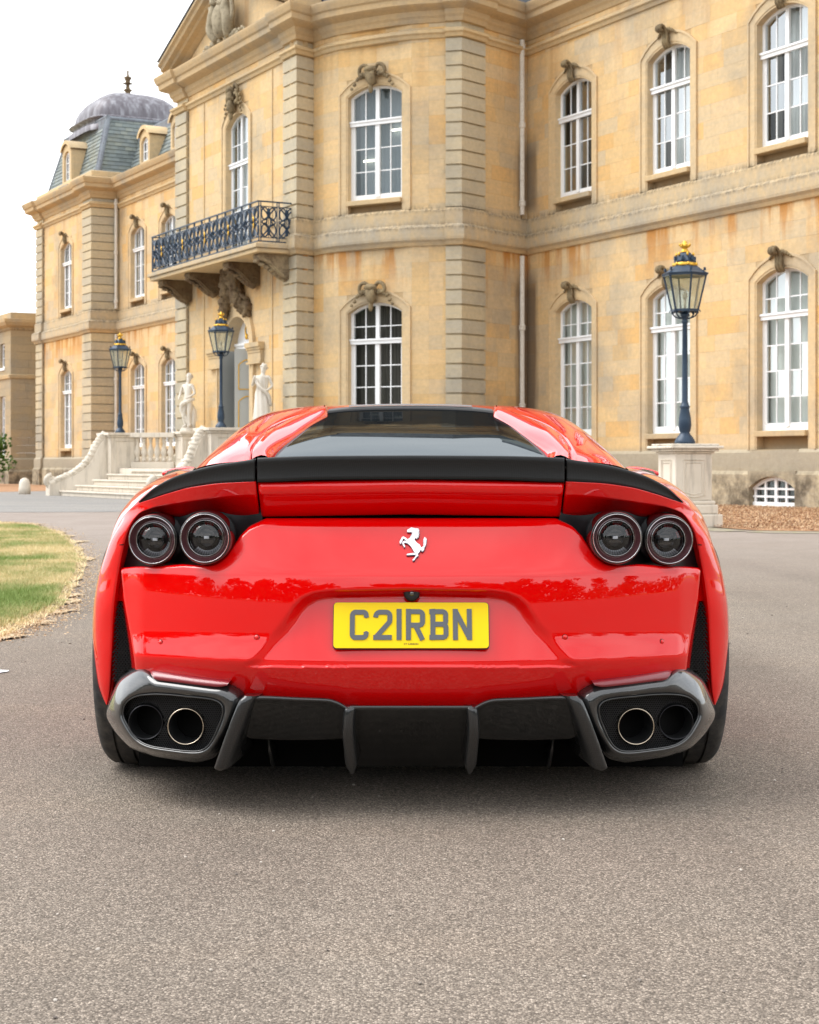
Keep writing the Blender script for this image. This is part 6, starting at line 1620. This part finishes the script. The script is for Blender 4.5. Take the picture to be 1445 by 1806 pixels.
# measured on the left surround, mirrored: x is distance from the car centre
OUTP = [(488,1176),(516,1196),(527,1222),(541,1262),(520,1296),(495,1321),(455,1335),(378,1346),(343,1338),(316,1290),(287,1232),(290,1216),(312,1201),(330,1200),(463,1180),(470,1174)]
OPEN = [(484,1226),(440,1224),(347,1233),(332,1243),(331,1262),(345,1296),(356,1316),(372,1326),(400,1325),(462,1317),(486,1303),(500,1280),(509,1262),(505,1240)]
def exd(dx): return 0.02 + 0.25*(abs(dx)/510.0)**3.0
for sg in (-1, 1):
    ctr = (418, 1272); NN = 160
    o_ = by_angle(round_poly(OUTP, 14), ctr, NN); i_ = by_angle(round_poly(OPEN, 22), ctr, NN)
    rows = []
    spec = [(0.0, .20), (0.0, .085), (.05, .055), (.16, .022), (.34, -.004), (.55, -.020), (.74, -.026), (.88, -.022), (.97, -.010), (1.0, .004), (1.0, .05)]
    for (t, dy) in spec:
        rr = []
        for (ox, oy), (ix, iy) in zip(o_, i_):
            x, y_ = lerp(ox, ix, t), lerp(oy, iy, t)
            if t == 0 and dy > .1: x, y_ = lerp(ox, ctr[0], .03), lerp(oy, ctr[1], .03)
            side = smooth01((ox-470)/60); top_ = smooth01((1215-oy)/30)
            extra = side*0.035*(1-t) + 0.03*(1-top_)*smooth01((oy-1290)/40)*(1-t)
            ddy = dy
            rr.append(C(sg*x, y_, exd(x)+ddy+extra))
        rows.append(rr)
    b = MB(); b.grid(rows, closed_u=True); es = cb(b, 'exhaust_surround', M_['carbon_gloss'])
    # bright inner lip
    b = MB(); b.tube([C(sg*x, y_, exd(x)-.012) for x, y_ in i_+[i_[0]]], .0030, 6, cap=False); cb(b, 'inner_lip', M_['carbon'], parent=es)
    b = MB(); lp = [(x, y_) for x, y_ in i_]
    b.add([C(sg*x, y_, exd(x)+.075) for x, y_ in lp], [tuple(range(len(lp)))]); cb(b, 'screen_backing', M_['void'], parent=es, smooth=False)
    b = MB(); ph = 3.9; pv = 3.4; py = 1222; r_ = 0
    pipes = [(468,1274,33),(397.5,1281,34)]
    while py < 1330:
        x = 326+(ph/2 if r_ % 2 else 0)
        while x < 512:
            if inpoly(x, py, OPEN) and all(hypot(x-px_, py-py_) > R_ for px_, py_, R_ in pipes):
                yy_ = exd(x)+.045
                for (ax, ay, bx, by) in ((-ph*.5,-pv*.16,0,-pv*.5),(0,-pv*.5,ph*.5,-pv*.16),(-ph*.5,-pv*.16,-ph*.5,pv*.5)):
                    b.obox(C(sg*(x+ax), py+ay, yy_), C(sg*(x+bx), py+by, yy_), .0020, .004, up=(0,1,0))
            x += ph
        py += pv; r_ += 1
    tag(cb(b, 'exhaust_mesh', M_['black'], parent=es, smooth=False, fix=False), kind='stuff')
    for k, (cx, cy, R) in enumerate(((468,1274,31.0),(397.5,1281.5,32.5))):
        yy_ = exd(cx) + (.012 if k == 0 else -.004); rr = R/F0*(D0+yy_)
        Me = MCAR @ Matrix.Translation(C(sg*cx, cy, yy_)) @ Matrix.Rotation(radians(sg*2), 4, 'Z')
        b = MB(); b.lathe([(rr*.99,.22),(rr,.02),(rr,.004),(rr*.985,-.0015),(rr*.95,-.0015),(rr*.925,.004)], 64, axis='y', cap=False); ex = b.build('tailpipe', M_['steel'] if k else M_['rim'], car, Me, smooth=True)
        b = MB(); b.lathe([(rr*.925,.004),(rr*.92,.05),(rr*.80,.09),(rr*.78,.25),(0,.25)], 48, axis='y', cap=False); b.build('pipe_bore', M_['pipe_in'], ex, Me, smooth=True)
    # red reflector strip set in the top of the surround
    top = [(461,1184),(452,1183),(420,1187.5),(380,1193),(340,1197.5),(318,1200)]; bot = [(457,1192),(448,1199),(420,1202.5),(380,1207.5),(340,1211.5),(325,1209)]
    b = MB(); A = crom([(x, y_, 0) for x, y_ in top], 30); B = crom([(x, y_, 0) for x, y_ in bot], 30)
    b.grid([[C(sg*a.x, a.y-.5, exd(a.x)+.05) for a in A], [C(sg*a.x, a.y, exd(a.x)+.002) for a in A], [C(sg*lerp(a.x,c.x,.5), lerp(a.y,c.y,.5), exd(a.x)-.012) for a, c in zip(A, B)], [C(sg*c.x, c.y, exd(c.x)-.019) for c in B], [C(sg*c.x, c.y+.6, exd(c.x)+.02) for c in B]])
    cb(b, 'reflector', M_['reflector'])

# --- diffuser
def slab(fn, n=40, m=14):
    return [[fn(i/n, j/m) for i in range(n+1)] for j in range(m+1)]
for sg in (-1, 1):
    b = MB(); rows = []
    T = [(104,1250),(110,1247),(118,1242),(132,1235),(148,1231),(200,1229),(262,1226.5),(278,1227),(288,1233)]
    for j in range(19):
        r_ = []
        for i in range(61):
            dx = lerp(104, 290, i/60); t = spl(T, dx); f = j/18
            if j == 0: py, y = t+2, .09
            elif j == 1: py, y = t+.3, .045
            elif j == 2: py, y = t+.6, .028
            elif j == 3: py, y = t+4, .020
            elif j == 4: py, y = t+7, .022
            elif j == 5: py, y = t+8.5, .030
            elif j == 18: py, y = 1306, .40
            else: ff = (j-5)/12; py, y = lerp(t+8.5, 1305 - 6*abs((dx-200)/90)**2, ff), .032 + .13*ff
            r_.append(C(sg*dx, py, y + .02*(dx/290)**2))
        rows.append(r_)
    b.grid(rows); cb(b, 'diffuser_side', M_['carbon'])
b = MB(); rows = []
for j in range(16):
    r_ = []
    for i in range(41):
        dx = lerp(-108, 108, i/40)
        tab = [(1247,.10),(1244.6,.045),(1244.2,.030),(1246,.024),(1250,.024),(1252,.030)]
        if j < 6: py, y = tab[j]
        else: ff = (j-6)/9; py, y = lerp(1254, 1352, ff), .036 + .34*ff
        r_.append(C(dx, py, y))
    rows.append(r_)
b.grid(rows); cb(b, 'diffuser_centre', M_['carbon'])
def blade(pts_rear, thick, fwd_top, fwd_bot, lean):
    """thick fin: rear edge polyline (dx, py, y); runs forward"""
    b = MB(); R = crom(pts_rear, 26); rows = []
    for k, q in enumerate(R):
        f = k/25; P = C(q.x, q.y, q.z); fw = lerp(fwd_top, fwd_bot, f); t = thick*(1 if f < .9 else max(.25, (1-f)*10*.8+.2))
        r_ = []
        sx = Vector((1, 0, 0))
        for (ox, oy) in ((-.5, fw), (-.5, .02), (-.42, .006), (-.2, 0), (.2, 0), (.42, .006), (.5, .02), (.5, fw)):
            r_.append(P + sx*(ox*t) + Vector((lean*oy, oy, 0)))
        rows.append(r_)
    b.grid(rows); b.add(rows[-1], [tuple(range(8))]); b.add(rows[0], [tuple(range(8))]); return b
for sg in (-1, 1):
    b = blade([(sg*106,1247,.024),(sg*109,1256,.018),(sg*111,1290,.020),(sg*108,1330,.045),(sg*104,1366,.075)], .033, .05, .40, -sg*.02); cb(b, 'diffuser_fin', M_['carbon'])
    b = blade([(sg*283,1228,.030),(sg*293,1240,.025),(sg*306,1272,.030),(sg*322,1315,.045),(sg*334,1350,.06),(sg*337,1360,.07)], .042, .06, .42, -sg*.10); cb(b, 'diffuser_fin', M_['carbon'])
    b = blade([(sg*252,1300,.30),(sg*248,1330,.30),(sg*243,1356,.33)], .012, .3, .3, 0); cb(b, 'small_fin', M_['carbon'])
# undertray
b = MB(); b.box(-.78,.78,.42,4.2,.13,.16); b.add([C(-480,1180,.42),C(480,1180,.42),C(480,1352,.48),C(-480,1352,.48)], [(0,1,2,3)])
cb(b, 'undertray', M_['void'], smooth=False)
b = MB(); b.box(-.62,.62,.28,.6,.225,.30); b.tube([(-.35,.35,.2),(-.35,.9,.2)], .05, 8); b.tube([(.35,.35,.2),(.35,.9,.2)], .05, 8); cb(b, 'gearbox_case', M_['void'], smooth=False)

# --- wheels
def wheel(x, y, R, wdt, sg):
    Mw = MCAR @ Matrix.Translation((x, y, R)); NS = 120; b = MB()
    # profile across the tyre, from the outer sidewall to the inner
    pr = [(.50,.70),(.515,.78),(.52,.86),(.505,.925),(.47,.962),(.43,.982)]
    cross = pr[:]
    gx = [.335,.175,0.0,-.175,-.335]
    def crown(t): return 1.0 - .018*(abs(t)/.43)**2.5
    last = .43
    for gxx in gx:
        w_ = .013
        for t in (gxx+w_+.004, gxx+w_): cross.append((t, crown(t)))
        cross.append((gxx+w_*.8, crown(gxx)-.024)); cross.append((gxx-w_*.8, crown(gxx)-.024))
        for t in (gxx-w_, gxx-w_-.004): cross.append((t, crown(t)))
    cross += [(-a, r) for a, r in reversed(pr)]
    rows = []
    for k in range(NS):
        a = 2*pi*k/NS; r_ = []
        for (t, rr) in cross:
            q = R*rr
            if abs(t) > .36 and rr > .93 and k % 4 == 0: q -= .004
            aa = a + (0.02*(abs(t)-.3) if abs(t) > .3 else 0)
            r_.append((t*wdt*sg, q*cos(aa), q*sin(aa)))
        rows.append(r_)
    rows.append(rows[0]); b.grid(rows); ty = b.build('tyre', M_['tyre'], car, Mw, angle=35)
    b = MB(); b.lathe([(R*.70,wdt*.49*sg),(R*.66,wdt*.46*sg),(R*.64,wdt*.3*sg),(R*.62,-wdt*.45*sg),(R*.7,-wdt*.49*sg)], 48, axis='x', cap=False)
    for k in range(10):
        a = 2*pi*k/10; b.obox((wdt*.30*sg, R*.1*cos(a), R*.1*sin(a)), (wdt*.43*sg, R*.66*cos(a+.08), R*.66*sin(a+.08)), .035, .03)
    b.lathe([(R*.16,wdt*.25*sg),(R*.16,wdt*.40*sg),(R*.10,wdt*.42*sg),(0,wdt*.42*sg)], 24, axis='x', cap=False); b.lathe([(R*.5,wdt*.05*sg),(R*.5,wdt*.1*sg),(0,wdt*.1*sg)], 32, axis='x', cap=False)
    b.build('rim', M_['rim'], ty, Mw, angle=40)
for sg in (-1, 1):
    wheel(sg*.773, .86, .358, .315, sg); wheel(sg*.83, 3.52, .345, .275, sg)

# --- rear screen
def zg(s): return .9475+.205*s-.046*s*s
GL = [(806.5,240),(800,241),(795,239),(780,225),(768,210),(757,195),(746,180),(737,165),(730,151),(727,145)]
Tn = 1.26
rowsg = []; topz = None
for j in range(41):
    s = Tn*j/40; y = .42+s; z = zg(s); D = D0+y; py = 820-(z-ZH)*F0/D; r_ = []
    hw_ = spl([(-p, w_) for p, w_ in GL], -py)/F0*D
    for i in range(49):
        u = -1+2*i/48; r_.append(Vector((u*hw_, y - .05*u*u*(0.4+.6*j/40), z - .010*u*u - .006*abs(u)**6)))
    rowsg.append(r_)
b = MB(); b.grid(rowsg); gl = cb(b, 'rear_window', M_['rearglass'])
# heating wires seen as faint lines, black header strip with the high brake lamp
b = MB(); top = rowsg[-1]
hd0 = [p+Vector((0,-.004,.004)) for p in rowsg[-2]]; hd1 = [p+Vector((0,.10,.016)) for p in top]; hd2 = [p+Vector((0,.16,.018)) for p in top]
b.grid([[p+Vector((0,0,-.01)) for p in hd0], hd0, [p+Vector((0,.03,.010)) for p in top], hd1, hd2]); cb(b, 'roof_header', M_['black'])
b = MB(); mid = [p+Vector((0,.02,.014)) for p in top][6:43]; b.grid([mid, [p+Vector((0,.035,.006)) for p in mid]]); cb(b, 'high_brake_lamp', M_['lampdark'])
# red frame between glass and lid line, pillars, roof
Lb = [(280,813,.36),(279.5,800,.44),(275,786,.58),(262,768,.80),(240,753,1.05),(215,742.5,1.25),(185,732,1.45),(158,724.5,1.62),(150,721,1.80)]
Lc = [(382,829,.62),(366,813,.86),(338,788,1.15),(308,763,1.42),(282,744,1.66),(257,731,1.86),(228,723.5,2.0),(190,718.5,2.1),(150,715.5,2.16)]
NB = 60; LB, LC = crom(Lb, NB), crom(Lc, NB)
roof_edge = {}
for sg in (-1, 1):
    A = []
    for k in range(NB):
        v = k/(NB-1)*.97; jj = v*40; j0 = int(jj); q = rowsg[j0][-1 if sg > 0 else 0].lerp(rowsg[min(40, j0+1)][-1 if sg > 0 else 0], jj-j0); A.append(q+Vector((0,0,.0)))
    rows = []
    for k in range(NB):
        P = C(sg*LB[k].x, LB[k].y, LB[k].z); r_ = [A[k]+Vector((-sg*.004, 0, -.012)), A[k]+Vector((0,0,.003))]
        for t in (.06,.2,.4,.6,.8,.94,.985): r_.append(A[k].lerp(P, t) + Vector((0,0,.006+.016*sin(pi*t))))
        r_.append(P+Vector((0,0,-.002))); r_.append(P+Vector((0,.01,-.02))); rows.append(r_)
    b = MB(); b.grid(rows); cb(b, 'lid_frame', M_['red'])
    rows = []
    for k in range(NB):
        P, O = C(sg*LB[k].x, LB[k].y, LB[k].z), C(sg*LC[k].x, LC[k].y, LC[k].z); P = P + Vector((sg*.004, 0, 0)); r_ = [P+Vector((0,.02,-.03)), P]; L = (O-P).length
        f = k/(NB-1)
        for i in range(1, 13):
            t = i/12; bl = sin(pi*t)*L*.05; sx = lerp(t, sin(t*pi/2), .5); r_.append(Vector((lerp(P.x,O.x,sx), lerp(P.y,O.y,lerp(t,1-cos(t*pi/2),.5)), lerp(P.z,O.z,t)+bl*.3)))
        r_.append(O+Vector((-sg*.01, .12, -.02 if k < 40 else .0))); r_.append(O+Vector((-sg*.03, .4, -.06 if k < 40 else -.008)))
        rows.append(r_)
    roof_edge[sg] = rows[-1]
    b = MB(); b.grid(rows); cb(b, 'roof_pillar', M_['red'])
# roof panel
Z0 = C(0, 720.5, 1.72).z
b = MB(); rows = []
for j in range(24):
    s = j/23; y = lerp(1.74, 3.05, s); r_ = []
    for i in range(49):
        u = -1+2*i/48; hwid = lerp(.335, .50, smooth01(s*2.2))
        zc_ = spl([(1.74,C(0,719.5,1.74).z),(1.95,C(0,714,1.95).z),(2.2,C(0,712,2.2).z),(2.6,1.172),(3.05,1.13)], y)
        r_.append(Vector((u*hwid, y, zc_ - .022*abs(u)**2.2)))
    rows.append(r_)
b.grid([[p+Vector((0,0,-.02)) for p in rows[0]]]+rows); cb(b, 'roof', M_['red'])
# cabin sides, windscreen
for sg in (-1, 1):
    b = MB(); st = [(.86,.90),(1.3,.985),(1.8,1.05),(2.4,1.09),(3.0,1.06),(3.4,.97),(3.75,.84)]
    lo = [(y, Vector((sg*interp([(.8,.70),(1.6,.83),(3.0,.82),(3.8,.74)], y), y, interp([(.8,.84),(2,.80),(3.8,.82)], y)))) for y, _ in st]
    hi = [Vector((sg*interp([(.8,.64),(1.3,.62),(1.8,.60),(3.0,.56),(3.75,.62)], y), y, z)) for y, z in st]
    md = [Vector((sg*interp([(.8,.30),(1.8,.44),(3.05,.48),(3.75,.5)], y), y, min(z+.075, 1.15))) for y, z in st]
    b.grid([[p for _, p in lo], hi]); b.grid([[Vector((sg*.0,y,z-.05)) if False else p for p, (y, z) in zip(hi, st)], [p+Vector((0,0,-.012)) for p in md]])
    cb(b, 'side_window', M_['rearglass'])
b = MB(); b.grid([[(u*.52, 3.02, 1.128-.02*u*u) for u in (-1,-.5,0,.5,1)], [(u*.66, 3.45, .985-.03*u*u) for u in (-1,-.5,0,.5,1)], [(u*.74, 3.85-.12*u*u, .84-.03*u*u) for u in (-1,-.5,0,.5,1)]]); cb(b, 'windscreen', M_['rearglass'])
# body sides, bonnet, nose (turned away from the camera)
SX = [(.16,.93),(.25,.965),(.40,.985),(.55,.975),(.64,.955),(.72,.915),(.79,.86),(.83,.80)]
for sg in (-1, 1):
    b = MB(); rows = []
    for i in range(81):
        y = lerp(.86, 4.66, i/80); zb_ = .16
        for (ya, ra) in ((.80,.40),(3.52,.385)):
            if abs(y-ya) < ra: zb_ = max(zb_, .35+sqrt(max(0, ra*ra-(y-ya)**2))-.02)
        k = interp([(.86,.962),(1.1,.985),(1.5,.955),(2.2,.925),(3.0,.96),(3.5,.97),(4.1,.93),(4.45,.80),(4.66,.55)], y); zt_ = interp([(.9,.80),(1.8,.80),(2.8,.80),(3.5,.82),(4.1,.74),(4.5,.58),(4.66,.50)], y)
        r_ = []
        for j in range(13):
            f = j/12; z = lerp(zb_, zt_, f); zz = .16+(z-.16)/(zt_-.16)*.66; r_.append((sg*interp(SX, zz)*k, y, z))
        rows.append(r_)
    b.grid(rows); cb(b, 'body_side', M_['red'])
b = MB(); rows = []
for i in range(30):
    y = lerp(3.5, 4.70, i/29); k = interp([(3.5,.97),(4.1,.93),(4.45,.80),(4.7,.52)], y)*.80; zt_ = interp([(3.5,.82),(4.1,.74),(4.5,.58),(4.7,.44)], y)
    rows.append([(u*k, y, zt_ + .05*(1-u*u)) for u in [-1+2*j/20 for j in range(21)]])
b.grid(rows); cb(b, 'bonnet', M_['red'])
b = MB(); b.grid([[(u*.50,4.70,z) for u in (-1,-.5,0,.5,1)] for z in (.12,.3,.47)]); cb(b, 'nose', M_['black'])
b = MB()
for y0, y1 in ((1.0, 3.6),):
    b.grid([[(-.80,y0,.80),(-.5,y0,.82),(0,y0,.83),(.5,y0,.82),(.80,y0,.80)], [(-.80,y1,.80),(-.5,y1,.82),(0,y1,.83),(.5,y1,.82),(.80,y1,.80)]])
cb(b, 'cabin_floor', M_['void'], smooth=False)
# deck between spoiler and screen
b = MB(); b.grid([[C(dx, spl(SPT, abs(dx))+5, spd(dx)+.10) for dx in range(-380, 381, 20)], [Vector((C(dx,815,.44).x, .50+.25*(abs(dx)/380)**3, .925)) for dx in range(-380, 381, 20)]]); cb(b, 'rear_deck', M_['red'])
# door mirrors
for sg in (-1, 1):
    Mm = MCAR @ Matrix.Translation(C(sg*416, 832, 2.72))
    k = (D0+2.72)/F0
    b = MB(); rows = []
    for t in range(13):
        f = t/12; x = lerp(-34, 22, f)*k*sg; h = (sin(pi*min(1,f*.8+.12))**.6)*8.5*k; dp = .05+.08*sin(pi*f)
        rows.append([(x, dp*cos(a)*.6+.05*(1-abs(f-.5)), h*sin(a) + (.5-f)*7*k) for a in [2*pi*q/16 for q in range(16)]])
    b.grid(rows, closed_u=True); b.add(rows[0], [tuple(range(16))]); b.add(rows[-1], [tuple(range(16))]); mo = b.build('door_mirror', M_['red'], car, Mm, smooth=True)
    b = MB(); b.prism([(sg*x*k, -z*k) for x, z in [(-30,2),(-22,-4),(-5,-5),(10,-1),(15,5),(12,8),(-5,7),(-25,5)]], -.045, -.03); b.build('mirror_glass', M_['chrome'], mo, Mm)
    b = MB(); b.tube([(-sg*34*k,.0,-.005),(-sg*75*k,.02,-.03)], .016, 8); b.build('mirror_stalk', M_['red'], mo, Mm)
